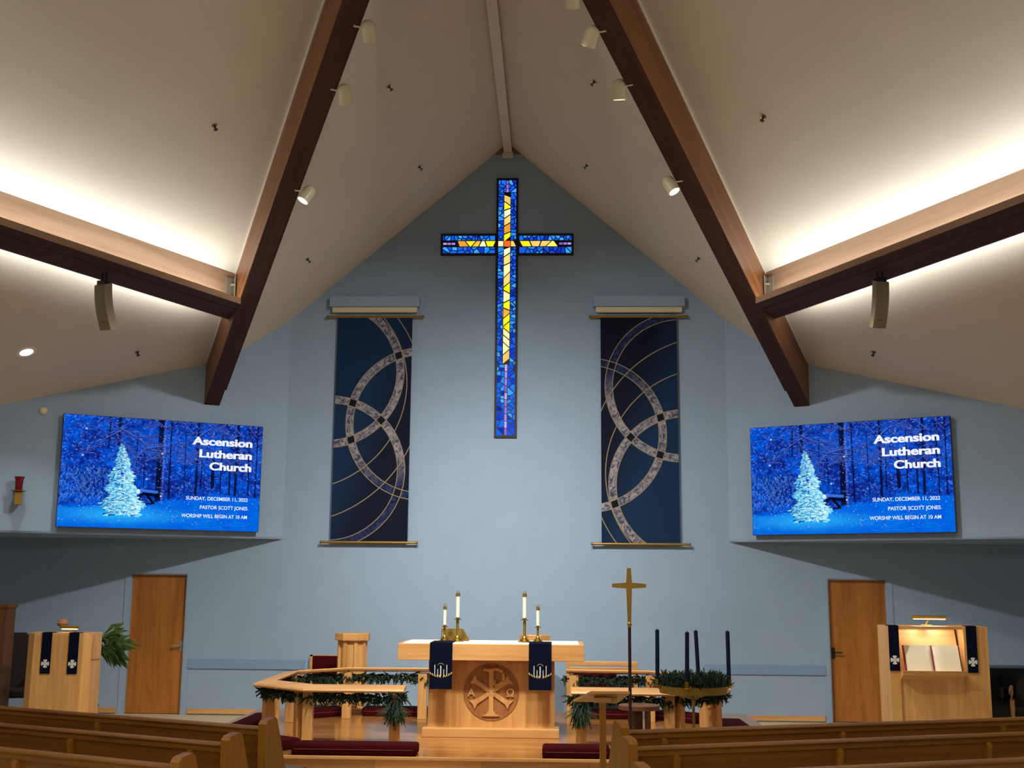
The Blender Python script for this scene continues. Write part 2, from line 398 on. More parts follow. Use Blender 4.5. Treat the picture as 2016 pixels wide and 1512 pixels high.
for x, y, z, k, lb in spr:
    s = -1 if x < 0 else 1
    t = thing('fire_sprinkler', 'small dark sprinkler head '+lb, 'sprinkler', (x, y, z), 0, 'ceiling sprinklers')
    n = -mir(NC[k], s); rot = n.to_track_quat('Z', 'Y').to_matrix()
    obj('escutcheon', MB().lathe([(.032, -.02), (.03, .004), (.012, .006)], rot=rot, n=14), BRASSD, t)
    m = MB().lathe([(.011, 0), (.011, .03), (.006, .024), (.005, .055), (.024, .056), (.024, .059)], rot=rot, n=12)
    m.tube([tuple(rot @ Vector((.011, 0, .025))), tuple(rot @ Vector((.016, 0, .042))), tuple(rot @ Vector((.004, 0, .056)))], .003, 5)
    m.tube([tuple(rot @ Vector((-.011, 0, .025))), tuple(rot @ Vector((-.016, 0, .042))), tuple(rot @ Vector((-.004, 0, .056)))], .003, 5)
    obj('head', m, BLACK, t)
x, y, z = -6.075, -2.874, 4.816
n = -mir(NC['n'], -1); rot = n.to_track_quat('Z', 'Y').to_matrix()
t = thing('recessed_downlight', 'round recessed downlight shining in the low left ceiling', 'ceiling light', (x, y, z))
obj('trim_ring', MB().lathe([(.085, .008), (.12, .008), (.125, 0), (.12, -.01), (.085, -.02)], rot=rot, n=28, cap=False), WHITE, t)
obj('lamp_face', MB().lathe([(.086, -.002), (.086, .003)], rot=rot, n=24), emis('downlight_glow', '#ffffff', 5), t)
lamp('downlight_beam', 'SPOT', Vector((x, y, z))+n*.05, 60, NEUT, (x, y, 0), spot_size=R(100), spot_blend=.5, shadow_soft_size=.08)
nl = Vector((-math.sin(ANG), math.cos(ANG), 0))     # left angled wall, away from nave
t = thing('smoke_detector', 'small round cream detector high on the left angled wall', 'detector', Vector((-6.36, -1.617, 4.237)))
obj('housing', MB().lathe([(.05, -.012), (.052, .02), (.035, .035), (.02, .036)], rot=(-nl).to_track_quat('Z', 'Y').to_matrix(), n=20), CREAM, t)

# ------------------------------------------------------------------ speakers
def speaker(loc, yaw, label, s):
    t = thing('column_speaker', label, 'speaker', loc, yaw, 'curved column speakers')
    # local: front = -Y, hangs down from origin, bottom swings back
    H, Wd, Dp = .5, .155, .13; rings = []
    for i in range(13):
        k = i/12; a = R(4+26*k); yo = .14*k*k; zz = -.1-H*k
        cyv = Vector((0, math.cos(a), math.sin(a)*-1))   # backwards direction tilts
        cdir = Vector((0, math.cos(a), -math.sin(a)*.0))
        ce = Vector((0, yo, zz))
        rings.append([ce+Vector((-Wd/2, 0, 0)), ce+Vector((Wd/2, 0, 0)), ce+Vector((Wd/2*.8, Dp, .05)), ce+Vector((-Wd/2*.8, Dp, .05))])
    obj('cabinet', MB().loft(rings), SPK, t)
    fr = [[rings[i][0]+Vector((.012, -.004, 0)), rings[i][1]+Vector((-.012, -.004, 0)), rings[i][1]+Vector((-.012, .004, 0)), rings[i][0]+Vector((.012, .004, 0))] for i in range(13)]
    obj('grille', MB().loft(fr), mat('speaker_grille_'+('l' if s < 0 else 'r'), '#857a62', .8, bump=.3, bscale=900), t)
    p = rings[10][0].lerp(rings[10][1], .5)
    obj('badge', MB().box(p+Vector((0, -.006, 0)), (.06, .006, .008)), BLACK, t)
    m = MB().box((0, .06, -.07), (.11, .1, .05)); m.tube([(-.03, .06, -.05), (-.03, .06, .1)], .012); m.tube([(.03, .06, -.05), (.03, .06, .1)], .012); m.box((0, .06, .1), (.12, .07, .015))
    obj('hanger', m, BLACK, t)
speaker((-4.43, -4.68, 5.33), R(-20), 'curved grey speaker hanging under the left cross beam', -1)
speaker((4.385, -4.64, 5.36), R(8), 'grey column speaker hanging under the right cross beam', 1)

# ------------------------------------------------------------------ wall guards, valance boxes, banners
for s, nm in ((-1, 'left'), (1, 'right')):
    t = thing('wall_guard_board', 'blue painted guard board on the wall beside the %s door' % nm, 'wall guard', (s*3.78, 0, .66), 0, 'wall guard boards')
    obj('board', MB().span((-.87, -.02, 0), (.87, 0, .138)), STRIP, t)
    for x in (-.84, -.1 if s > 0 else .1, .84):
        for z in (.022, .116): obj('screw', MB().lathe([(.009, 0), (.008, .004)], (x, -.02, z), 10, Matrix.Rotation(R(90), 3, 'X')), STEEL, t)
    cx = s*2.02
    t = thing('valance_box', 'blue boxed valance above the %s banner' % nm, 'valance', (cx, 0, 6.09), 0, 'valance boxes above the banners')
    obj('box_shell', MB().span((-.69, -.14, 0), (.69, 0, .16), bev=.004), BOX, t)
    obj('roller_rail', MB().span((-.655, -.1, -.085), (.655, -.03, 0), bev=.01), CREAM, t)

def banner_material():
    m = bpy.data.materials.new('banner_cloth'); m.use_nodes = True; nt = m.node_tree; b = nt.nodes['Principled BSDF']; N = nt.nodes.new; L = nt.links.new
    tc = N('ShaderNodeTexCoord'); sx = N('ShaderNodeSeparateXYZ'); L(tc.outputs['Object'], sx.inputs[0])
    def mth(op, a, b2=None, c=None):
        n = N('ShaderNodeMath'); n.operation = op
        for i, v in enumerate((a, b2, c)):
            if v is None: continue
            if isinstance(v, (int, float)): n.inputs[i].default_value = v
            else: L(v, n.inputs[i])
        return n.outputs[0]
    X, Z = sx.outputs['X'], sx.outputs['Z']        # object centre at cloth centre
    def circ(p):
        (x1, y1), (x2, y2), (x3, y3) = p
        A = np.array([[x2-x1, y2-y1], [x3-x1, y3-y1]])*2
        bb = np.array([x2**2-x1**2+y2**2-y1**2, x3**2-x1**2+y3**2-y1**2]); c = np.linalg.solve(A, bb)
        return c[0]-.575, 1.715-c[1], math.hypot(x1-c[0], y1-c[1])
    def dist(p):
        cx_, cz_, rr = circ(p)
        dx = mth('SUBTRACT', X, cx_); dz = mth('SUBTRACT', Z, cz_)
        d = mth('SQRT', mth('ADD', mth('MULTIPLY', dx, dx), mth('MULTIPLY', dz, dz)))
        return mth('ABSOLUTE', mth('SUBTRACT', d, rr))
    rings = [((.555, 0), (.985, .85), (0, 1.95)), ((1.10, .553), (.231, 1.589), (1.14, 2.72)), ((0, 1.28), (1.03, 2.33), (.32, 3.38))]
    thin = [((.70, 0), (1.075, .85), (0, 2.556)), ((.913, 0), (1.14, 2.01), (0, 3.04))]
    masks = []; edges = None
    for p in rings:
        d = dist(p); mk = mth('LESS_THAN', d, .052); ed = mth('LESS_THAN', mth('ABSOLUTE', mth('SUBTRACT', d, .056)), .006)
        masks.append(mk); edges = ed if edges is None else mth('MAXIMUM', edges, ed)
    for p in thin: edges = mth('MAXIMUM', edges, mth('LESS_THAN', dist(p), .007))
    tot = mth('ADD', mth('ADD', masks[0], masks[1]), masks[2])
    one = mth('COMPARE', tot, 1, .1)
    nz = N('ShaderNodeTexNoise'); nz.inputs['Scale'].default_value = 9; nz.inputs['Detail'].default_value = 6; nz.inputs['Distortion'].default_value = 2.5; L(tc.outputs['Object'], nz.inputs['Vector'])
    marb = N('ShaderNodeValToRGB'); e = marb.color_ramp.elements
    e[0].position = .38; e[0].color = lin('#5a5f86'); e[1].position = .62; e[1].color = lin('#d6d2d6'); L(nz.outputs['Fac'], marb.inputs[0])
    mblue = N('ShaderNodeValToRGB'); e = mblue.color_ramp.elements
    e[0].position = .4; e[0].color = lin('#142556'); e[1].position = .75; e[1].color = lin('#4a5a94'); L(nz.outputs['Fac'], mblue.inputs[0])
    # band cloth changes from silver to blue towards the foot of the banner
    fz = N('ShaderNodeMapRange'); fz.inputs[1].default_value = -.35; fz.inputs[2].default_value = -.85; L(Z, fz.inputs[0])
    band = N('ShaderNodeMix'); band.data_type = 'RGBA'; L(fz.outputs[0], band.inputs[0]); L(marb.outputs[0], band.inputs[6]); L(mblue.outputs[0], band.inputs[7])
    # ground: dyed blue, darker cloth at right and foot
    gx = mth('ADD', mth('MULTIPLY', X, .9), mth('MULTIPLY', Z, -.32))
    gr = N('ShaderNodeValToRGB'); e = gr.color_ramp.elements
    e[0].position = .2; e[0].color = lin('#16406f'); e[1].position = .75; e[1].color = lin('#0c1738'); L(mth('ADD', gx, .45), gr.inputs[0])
    def mixc(fac, a, b2):
        n = N('ShaderNodeMix'); n.data_type = 'RGBA'; L(fac, n.inputs[0])
        for i, v in ((6, a), (7, b2)):
            if isinstance(v, tuple): n.inputs[i].default_value = v
            else: L(v, n.inputs[i])
        return n.outputs[2]
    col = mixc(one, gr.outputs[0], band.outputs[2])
    col = mixc(mth('GREATER_THAN', tot, 1.5), col, lin('#0e1634'))
    col = mixc(edges, col, lin('#c2b493'))
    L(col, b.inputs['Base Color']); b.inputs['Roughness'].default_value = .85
    return m
BAN = banner_material()
def wavy_cloth(wd, h, y, amp, nx=24, nz=40):
    m = MB(); rows = []
    for j in range(nz+1):
        row = []
        for i in range(nx+1):
            x = -wd/2+wd*i/nx; z = -h/2+h*j/nz
            row.append(m.bm.verts.new((x, y+amp*math.sin(i/nx*9+j*.05)*(1-.5*j/nz), z)))
        rows.append(row)
    for j in range(nz):
        for i in range(nx): m.bm.faces.new((rows[j][i], rows[j][i+1], rows[j+1][i+1], rows[j+1][i]))
    ex = bmesh.ops.solidify(m.bm, geom=m.bm.faces[:], thickness=.004)
    return m
for s, nm in ((-1, 'left'), (1, 'right')):
    cx = s*2.01; zb, ztp = 2.50, 5.93
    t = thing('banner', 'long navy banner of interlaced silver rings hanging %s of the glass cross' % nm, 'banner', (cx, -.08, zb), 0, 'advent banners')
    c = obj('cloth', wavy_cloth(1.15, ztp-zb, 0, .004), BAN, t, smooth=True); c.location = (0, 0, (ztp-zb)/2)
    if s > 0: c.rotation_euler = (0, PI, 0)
    for z, hw in ((ztp-zb+.008, .72), (.01, .70)):
        rd = obj('rod', MB().tube([(-hw, 0, z), (hw, 0, z)], .018, 12), BRASSD, t)
        for sx in (-1, 1): obj('finial', MB().lathe([(.018, 0), (.026, .01), (.026, .02), (.008, .035)], (sx*hw, 0, z), 12, Matrix.Rotation(sx*R(90), 3, 'Y')), BRASSD, rd)
    for sx in (-1, 1): obj('cord', MB().tube([(sx*.5, 0, ztp-zb+.02), (sx*.5, -.0, ztp-zb+.074)], .004, 6), BRASSD, t)

# ------------------------------------------------------------------ stained glass cross
def clip(poly, px, py, nx, ny):
    out = []
    for i in range(len(poly)):
        a, b = poly[i], poly[(i+1) % len(poly)]
        da = (a[0]-px)*nx+(a[1]-py)*ny; db = (b[0]-px)*nx+(b[1]-py)*ny
        if da <= 0: out.append(a)
        if (da <= 0) != (db <= 0):
            k = da/(da-db); out.append((a[0]+(b[0]-a[0])*k, a[1]+(b[1]-a[1])*k))
    return out
def shatter(x0, z0, x1, z1, n, came, pal, rnd):
    pts = []
    tries = 0
    md = math.sqrt((x1-x0)*(z1-z0)/n)*.62
    while len(pts) < n and tries < 4000:
        tries += 1; p = (rnd.uniform(x0, x1), rnd.uniform(z0, z1))
        if all(math.hypot(p[0]-q[0], p[1]-q[1]) > md for q in pts): pts.append(p)
    res = []
    for i, p in enumerate(pts):
        poly = [(x0, z0), (x1, z0), (x1, z1), (x0, z1)]
        for j, q in enumerate(pts):
            if i == j: continue
            dx, dz = q[0]-p[0], q[1]-p[1]; d = math.hypot(dx, dz)
            if d > md*6: continue
            poly = clip(poly, p[0]+dx/2-dx/d*came, p[1]+dz/2-dz/d*came, dx, dz)
            if len(poly) < 3: break
        if len(poly) >= 3: res.append((poly, rnd.choice(pal)))
    return res
rnd = random.Random(3)
BL = ['#0a3cc8', '#1048e0', '#0f5cf0', '#1f7ef5', '#2a8ff0', '#0a2fb0', '#1554d8', '#3aa0f5', '#1268e8']
GO = ['#ffee14', '#fff4a0', '#ffec20', '#fff060', '#fff6c0', '#fff010']
PU = ['#9b7ae0', '#b090f0', '#7a58c0', '#c0a0e8', '#a070d0']
Z0, Z1, XW = 4.086, 8.173, .17; ZH0, ZH1, XH = 6.925, 7.272, 1.03
FR, GI, GC, PI_ = .034, .006, .047, .017
pieces = []
xi = XW-FR
zt, zb_ = 7.94, 5.21
gz0, gz1 = 7.066, 7.158
for s in (-1, 1):
    a, b = sorted((s*(GC+.01), s*xi))
    pieces += shatter(a, ZH1-.03, b, zt, 16, .0075, BL, rnd)
    pieces += shatter(a, gz1+.012, b, ZH1-.04, 3, .0075, BL, rnd)
    pieces += shatter(a, zb_, b, gz0-.012, 46, .0075, BL, rnd)
    a, b = sorted((s*(PI_+.01), s*xi))
    pieces += shatter(a, zt+.01, b, Z1-FR, 6, .0075, BL, rnd)
    pieces += shatter(a, Z0+FR, b, zb_-.01, 26, .0075, BL, rnd)
    a, b = sorted((s*(XW+.02), s*(XH-FR)))
    pieces += shatter(a, gz1+.01, b, ZH1-FR, 20, .0075, BL, rnd); pieces += shatter(a, ZH0+FR, b, gz0-.01, 17, .0075, BL, rnd)
    a, b = sorted((s*.80, s*(XH-FR))); z = a
    for k in range(3): pieces.append(([(a+(b-a)*k/3+.006, gz0+.03), (a+(b-a)*(k+1)/3-.006, gz0+.03), (a+(b-a)*(k+1)/3-.006, gz1-.03), (a+(b-a)*k/3+.006, gz1-.03)], rnd.choice(PU)))
def gold_run(vert, a, b, n, fixed, hw):
    cuts = [a]; 
    ws = [rnd.uniform(.7, 1.3) for _ in range(n)]; tot = sum(ws); acc = 0
    for w_ in ws: acc += w_; cuts.append(a+(b-a)*acc/tot)
    sl = [rnd.choice((-1, 1))*rnd.uniform(.3, 1)*hw for _ in cuts]
    for i in range(len(cuts)):
        gap = min([abs(cuts[j+1]-cuts[j]) for j in (i-1, i) if 0 <= j < n])
        sl[i] = max(-gap*.38, min(gap*.38, sl[i]))
    g = .010
    for i in range(n):
        p = [(-hw, cuts[i]-sl[i]+g), (hw, cuts[i]+sl[i]+g), (hw, cuts[i+1]+sl[i+1]-g), (-hw, cuts[i+1]-sl[i+1]-g)]
        q = [(fixed+c, l) if vert else (l, fixed+c) for c, l in p]
        col = rnd.choice(GO) if rnd.random() > .14 else rnd.choice(['#ffc838', '#f8d070', '#f0a030'])
        pieces.append((q, col))
gold_run(True, gz1+.02, zt-.05, 6, 0, GC); gold_run(True, zb_+.04, gz0-.02, 14, 0, GC)
gold_run(False, -.76, -XW-.02, 5, (gz0+gz1)/2, .042); gold_run(False, XW+.04, .76, 4, (gz0+gz1)/2, .042)
pieces.append(([(-GC, gz0), (GC, gz0), (GC, gz1), (-GC, gz1)], '#f2661a'))
pieces.append(([(-xi, gz0+.004), (-GC-.012, gz0+.004), (-GC-.012, gz1-.004), (-xi, gz1-.004)], '#fff0c0'))
pieces.append(([(GC+.012, gz0+.004), (xi, gz0+.004), (xi-.04, gz1-.004), (GC+.012, gz1-.004)], '#ffd060'))
for (a, b, n) in ((zt, Z1-FR, 3), (Z0+FR, zb_, 10)):
    for k in range(n):
        pieces.append(([(-PI_, a+(b-a)*k/n+.006), (PI_, a+(b-a)*k/n+.006), (PI_, a+(b-a)*(k+1)/n-.006), (-PI_, a+(b-a)*(k+1)/n-.006)], rnd.choice(PU)))
t = thing('stained_glass_cross', 'tall backlit stained glass cross of blue and gold glass on the wall', 'stained glass', (0, 0, Z0))
bm = bmesh.new(); lay = bm.loops.layers.float_color.new('Col')
for poly, col in pieces:
    v = [bm.verts.new((x, -.022, z-Z0)) for x, z in poly]
    try: fc = bm.faces.new(v)
    except Exception: continue
    if fc.calc_area() < 2e-5: bm.faces.remove(fc); continue
    k = rnd.uniform(.85, 1.1); c = lin(col)
    for lp in fc.loops:
        kk = k*rnd.uniform(.8, 1.15); lp[lay] = (c[0]*kk, c[1]*kk, c[2]*kk, 1)
me = bpy.data.meshes.new('glass_mosaic'); bm.to_mesh(me); bm.free(); me.materials.append(emis_attr('lit_glass', 1.25))
o = bpy.data.objects.new('glass_mosaic', me); C.objects.link(o); o.parent = t
m = MB(); m.span((-XW+.005, -.018, 0), (XW-.005, -.002, Z1-Z0)); m.span((-XH+.005, -.017, ZH0-Z0), (XH-.005, -.002, ZH1-Z0))
obj('lead_backing', m, LEAD, t)
m = MB(); yF = -.035
for s in (-1, 1):
    m.span((s*(XW-FR), yF, 0), (s*XW, 0, Z1-Z0)); m.span((s*(XH-FR), yF, ZH0-Z0), (s*XH, 0, ZH1-Z0))
    for z in (ZH0-Z0, ZH1-Z0-FR): m.span((s*XW, yF, z), (s*(XH-FR), 0, z+FR))
for z in (0, Z1-Z0-FR): m.span((-XW+FR, yF, z), (XW-FR, 0, z+FR))
obj('dark_frame', m, LEAD, t)

# ------------------------------------------------------------------ LED screens
W_, H_ = 480, 270
def paint():
    rg = np.random.default_rng(5)
    yy, xx = np.mgrid[0:H_, 0:W_]; U = (xx+.5)/W_; V = (yy+.5)/H_
    def noise(cx, cy):
        g = rg.random((cy+3, cx+3)); fx = U*cx; fy = V*cy; ix = fx.astype(int); iy = fy.astype(int); tx = fx-ix; ty = fy-iy
        tx = tx*tx*(3-2*tx); ty = ty*ty*(3-2*ty)
        return (g[iy, ix]*(1-tx)+g[iy, ix+1]*tx)*(1-ty)+(g[iy+1, ix]*(1-tx)+g[iy+1, ix+1]*tx)*ty
    im = np.zeros((H_, W_, 3))
    n1 = noise(7, 5); n2 = noise(40, 26); n3 = noise(110, 70)
    k = np.clip(n1*.5+n2*.5, 0, 1)
    dk, md = np.array([.005, .02, .26]), np.array([.0, .11, .80])
    kk = np.clip((k-.25)*1.7, 0, 1)[..., None]
    im[:] = dk*(1-kk)+md*kk
    im *= (.55+.75*n3)[..., None]
    def blend(mask, col, a=1.0):
        mk = (np.clip(mask, 0, 1)*a)[..., None]; im[:] = im*(1-mk)+np.array(col)*mk
    def stroke(x0, y0, x1, y1, wd, col, a=1.0, ):
        px, py = U*1.778, V; ax_, ay_, bx_, by_ = x0*1.778, y0, x1*1.778, y1
        lo = int(max(0, (min(x0, x1)-wd)*W_-2)); hi = int(min(W_, (max(x0, x1)+wd)*W_+3)); l2 = int(max(0, (min(y0, y1)-wd)*H_-2)); h2 = int(min(H_, (max(y0, y1)+wd)*H_+3))
        if hi <= lo or h2 <= l2: return
        sx_, sy_ = px[l2:h2, lo:hi], py[l2:h2, lo:hi]
        dx, dy = bx_-ax_, by_-ay_; tt = np.clip(((sx_-ax_)*dx+(sy_-ay_)*dy)/(dx*dx+dy*dy+1e-9), 0, 1)
        d = np.hypot(sx_-ax_-tt*dx, sy_-ay_-tt*dy)
        mk = (np.clip((wd-d)/.003+.5, 0, 1)*a)[..., None]
        im[l2:h2, lo:hi] = im[l2:h2, lo:hi]*(1-mk)+np.array(col)*mk
    # twigs and snowy branches
    def branch(x, y, ang, ln, wd, dep, snow):
        x1 = x+math.cos(ang)*ln/1.778; y1 = y+math.sin(ang)*ln
        stroke(x, y, x1, y1, wd, (.003, .006, .08), .9)
        if snow: stroke(x, y-wd*.8, x1, y1-wd*.8, wd*.5, (.12, .22, .88), .7)
        if dep:
            for _ in range(2): branch(x1, y1, ang+rg.uniform(-.7, .7), ln*rg.uniform(.55, .85), wd*.72, dep-1, snow)
    for _ in range(2600):
        x, y = rg.random(), rg.random()**1.15*.78; a = rg.uniform(-.9, .9)+(PI if rg.random() < .5 else 0); l = rg.uniform(.003, .014)
        if rg.random() < .35: a += PI/2
        c = [(.03, .15, .9), (.08, .22, .95), (.001, .006, .10), (.0, .02, .3), (.002, .01, .15), (.18, .30, .95)][rg.integers(6)]
        stroke(x, y, x+math.cos(a)*l, y+math.sin(a)*l*1.4, rg.uniform(.0012, .003), c, .8)
    trunks = [(.475, .0, .79, .024), (.525, .0, .72, .007), (.665, .0, .68, .011), (.27, .0, .25, .012), (.225, .0, .28, .006), (.69, .3, .62, .006), (.835, .35, .66, .008), (.87, .0, .66, .012), (.93, .0, .66, .006), (.975, .0, .68, .006), (.60, .1, .66, .004), (.40, .25, .62, .004), (.745, .35, .6, .016), (.36, .1, .6, .004), (.79, .1, .66, .005)]
    for x, y0, y1, wd in trunks:
        stroke(x, y0, x+rg.uniform(-.006, .006), y1, wd, (.002, .004, .03), .95)
        for _ in range(5):
            yb = rg.uniform(y0, min(y1, .45)); sd = rg.choice([-1, 1])
            branch(x, yb, -.5*sd+(PI if sd < 0 else 0)+rg.uniform(-.3, .5), rg.uniform(.06, .12), .0035, 3, True)
    for x, y, a, l in ((.52, .30, PI+.1, .16), (.5, .24, PI-.2, .18), (.28, .12, 2.6, .14), (.27, .1, .5, .14), (.9, .12, -2.4, .12), (.64, .12, -2.3, .1), (.66, .15, -.7, .12)):
        branch(x, y, a, l, .006, 3, True)
    for _ in range(900):                                   # bushes at the left
        x = rg.uniform(.0, .24); y = rg.uniform(.48, .80); a = rg.uniform(-2.6, -.5); l = rg.uniform(.004, .022)
        q = rg.random(); c = (.12, .40, 1) if q < .2 else ((.05, .2, .85) if q < .5 else (.001, .008, .10))
        stroke(x, y, x+math.cos(a)*l, y+math.sin(a)*l*2, .0014, c, .8)
    # snow ground
    edge = .80-.13*np.clip((U-.38)/.35, 0, 1)**.8+.012*np.sin(U*22)+.01*(n2-.5)
    g = np.clip((V-edge)/.02, 0, 1)
    glow = np.exp(-(((U-.28)/.26)**2+((V-.88)/.07)**2))
    base = np.stack([.0+.02*glow, .13+.30*glow+.05*(n2-.5), .78+.2*glow], -1)*(.85+.3*n3[..., None]*.6)
    im[:] = im*(1-g[..., None])+base*g[..., None]
    for _ in range(26):
        x = rg.uniform(.35, .9); y = rg.uniform(.84, .98); stroke(x, y, x+.08, y+rg.uniform(-.02, .02), .0018, (.02, .32, 1), .4)
    # fallen log
    for a in np.linspace(0, 1, 16):
        stroke(.375+.03*a, .77-.09*math.sin(a*1.5), .375+.03*(a+.07), .77-.09*math.sin((a+.07)*1.5), .008, (.0, .003, .02))
    stroke(.405, .68, .475, .70, .014, (.0, .003, .02)); stroke(.42, .69, .455, .77, .012, (.0, .003, .02)); stroke(.40, .77, .455, .775, .006, (.0, .003, .03))
    stroke(.39, .655, .47, .665, .012, (.05, .2, .8), .8)
    for yb in np.linspace(.02, .76, 60):
        stroke(.492, yb, .498, yb+.004, .003, (.35, .42, .75), .6*rg.random())
    # lit tree
    for k_ in range(2300):
        v = (k_+rg.random())/2300; v = v**.6
        hw = (.006+.095*v**.9)*(1+.16*math.sin(v*31+.8))*(1 if v < .88 else 1-1.6*(v-.88))
        side = rg.uniform(-1, 1); x = .293+.02*(v-.3)+side*hw*rg.uniform(.75, 1.08); y = .235+v*.64+.012*abs(side)
        l = .004+.010*v; a = rg.uniform(.0, 1.0); sd = 1 if side > 0 else -1
        q = rg.random()+.18*side; c = (.0, .06, .36) if q < .22 else ((.05, .45, .85) if q < .45 else ((.28, .80, .95) if q < .78 else (.70, 1.0, .98)))
        stroke(x, y, x+sd*math.cos(a)*l, y+math.sin(a)*l*.9, .0028+.0032*v, c, .92)
    for _ in range(420):
        stroke(*(lambda x, y: (x, y, x+.001, y+.001))(rg.random(), rg.random()*.95), rg.uniform(.0015, .0035), (.45, .62, 1), rg.uniform(.3, .8))
    for x, y in ((.415, .55), (.11, .12), (.10, .36), (.485, .31), (.355, .87), (.49, .7)): stroke(x, y, x+.001, y, .007, (.55, .85, 1), .9)
    return np.clip(im, 0, 1)
img = paint()
SW, SH = 2.78, 1.555
vx = np.repeat(np.linspace(-SW/2, SW/2, W_)[None], H_, 0); vz = np.repeat(np.linspace(SH, 0, H_)[:, None], W_, 1)
co = np.stack([vx, np.zeros_like(vx), vz], -1).reshape(-1, 3)
idx = np.arange(W_*H_).reshape(H_, W_)
quads = np.stack([idx[1:, :-1], idx[1:, 1:], idx[:-1, 1:], idx[:-1, :-1]], -1).reshape(-1, 4)
pm = bpy.data.meshes.new('picture'); pm.vertices.add(len(co)); pm.vertices.foreach_set('co', co.ravel())
pm.loops.add(quads.size); pm.loops.foreach_set('vertex_index', quads.ravel()); pm.polygons.add(len(quads))
pm.polygons.foreach_set('loop_start', np.arange(0, quads.size, 4)); pm.update(calc_edges=True)
at = pm.color_attributes.new('Col', 'FLOAT_COLOR', 'POINT'); at.data.foreach_set('color', np.concatenate([img.reshape(-1, 3), np.ones((W_*H_, 1))], 1).ravel().astype(np.float32))
pm.materials.append(emis_attr('screen_light', 1.0))
TXT = emis('screen_lettering', '#f2f6ff', 1.0)
for s, nm in ((-1, 'left'), (1, 'right')):
    al = s*-ANG
    xc = s*4.9; n = Vector((s*math.sin(ANG), math.cos(ANG), 0)); base = Vector((xc, -(4.9-XB)*TA, 2.645)) - n*.12
    t = thing('led_screen', 'wide LED screen on the %s angled wall showing a snowy blue forest' % nm, 'screen', base, al, 'LED screens')
    o = bpy.data.objects.new('picture', pm); C.objects.link(o); o.parent = t; o.location = (0, -.003, 0)
    obj('cabinet', MB().span((-SW/2-.006, 0, -.006), (SW/2+.006, .07, SH+.006)), mat('screen_case_'+nm, '#0c1220', .5), t)
    obj('wall_mount', MB().span((-.9, .07, .3), (.9, .125, 1.25)), BLACK, t)
    def put(txt, wd, cap, ur, vb, bold):
        mb = text_mb(txt, wd, cap/.73, .0008, bold)
        if bold > .02:
            g0 = list(mb.bm.verts)+list(mb.bm.edges)+list(mb.bm.faces); dd = bmesh.ops.duplicate(mb.bm, geom=g0)['geom']
            for e_ in dd:
                if isinstance(e_, bmesh.types.BMVert): e_.co.x += .007; e_.co.z += .0004
        xs = max(v.co.x for v in mb.bm.verts)
        mb.xf(Matrix.Translation((-SW/2+SW*ur-xs, -.006, SH*(1-vb))) @ Matrix.Rotation(R(90), 4, 'X'))
        return obj('lettering', mb, TXT, t)
    for a in (('Ascension', .865, .115, .948, .205, .024), ('Lutheran', .757, .115, .948, .322, .024), ('Church', .604, .115, .948, .437, .024),
              ('SUNDAY, DECEMBER 11, 2022', .889, .052, .937, .722, .010), ('PASTOR SCOTT JONES', .685, .052, .937, .803, .010), ('WORSHIP WILL BEGIN AT 10 AM', .94, .052, .937, .884, .010)):
        put(*a)

# ------------------------------------------------------------------ sanctuary lamp on left wall
p0 = Vector((-6.53, -1.82, 2.9)) - nl*.005 - nl*.06
t = thing('sanctuary_lamp', 'red glass sanctuary lamp on a brass wall bracket by the left screen', 'lamp', p0, ANG)
obj('bracket', MB().box((0, .0, .1), (.1, .1, .17), bev=.006).box((0, .08, .08), (.08, .08, .12)), BRASSD, t)
obj('drip_plate', MB().lathe([(.02, .185), (.095, .2), (.097, .206), (.02, .2)], n=24), BRASSD, t, smooth=True)
obj('glass_cup', MB().lathe([(.045, .205), (.05, .3), (.055, .36), (.068, .395), (.06, .395), (.045, .35)], n=24), REDGLASS, t, smooth=True)

# ------------------------------------------------------------------ altar
t = thing('altar', 'oak altar with a carved medallion under a broad overhanging top', 'altar', (0, -2.9, .15))
ft = 1.07   # height
obj('tabletop', MB().box((0, -.13, ft-.095), (2.18, .86, .19), bev=.006), OAKX, t)
obj('body', MB().box((0, -.02, .475), (1.49, .62, .81)), OAKZ, t)
obj('plinth', MB().box((0, -.04, .05), (1.6, .8, .1), bev=.006), OAKX, t)
yb = -.33; med = thing('medallion', None, None, (0, yb, .508)); med.parent = t; del_ = [med.pop(k) for k in ('label', 'category') if k in med]
bpy.data.objects.remove(med)
mo = obj('medallion', MB().lathe([(.328, .003), (.328, .006), (.312, .008), (.306, -.001)], n=64, rot=Matrix.Rotation(R(90), 3, 'X'), cap=False).lathe([(.306, -.004), (.306, .0005)], n=64, rot=Matrix.Rotation(R(90), 3, 'X')), CARVE, t)
mo.location = (0, yb, .508)
def rel(pts, d=.016): return MB().prism([(x, 0, z) for x, z in pts], (0, -d, 0))
EMB = OAKZ
arm = []
def flare(ang, r0, r1, w0, w1, wt):
    ca, sa = math.cos(ang), math.sin(ang); L_ = [(r0, -w0), (r1-.06, -w1), (r1, -wt), (r1-.012, 0), (r1, wt), (r1-.06, w1), (r0, w0)]
    return [(x*ca-y*sa, x*sa+y*ca) for x, y in L_]
for k, a in enumerate((R(33), R(147), R(213), R(327))):
    obj('chi_arm', rel(flare(a, -.02, .27, .022, .026, .058)), EMB, mo)
obj('rho_stem', rel([(-.026, .24), (.026, .24), (.026, -.2), (.05, -.25), (.105, -.275), (-.105, -.275), (-.05, -.25), (-.026, -.2)], .02), EMB, mo)
lp = [(-.09, .262), (-.03, .25)] + [(.058+.088*math.cos(a), .172+.092*math.sin(a)) for a in np.linspace(R(100), R(-95), 14)] + [(.036, .1), (.034, .122), (.052, .124)]
obj('rho_bowl', MB().tube([(x, -.012, z) for x, z in lp], .02, 8), EMB, mo)
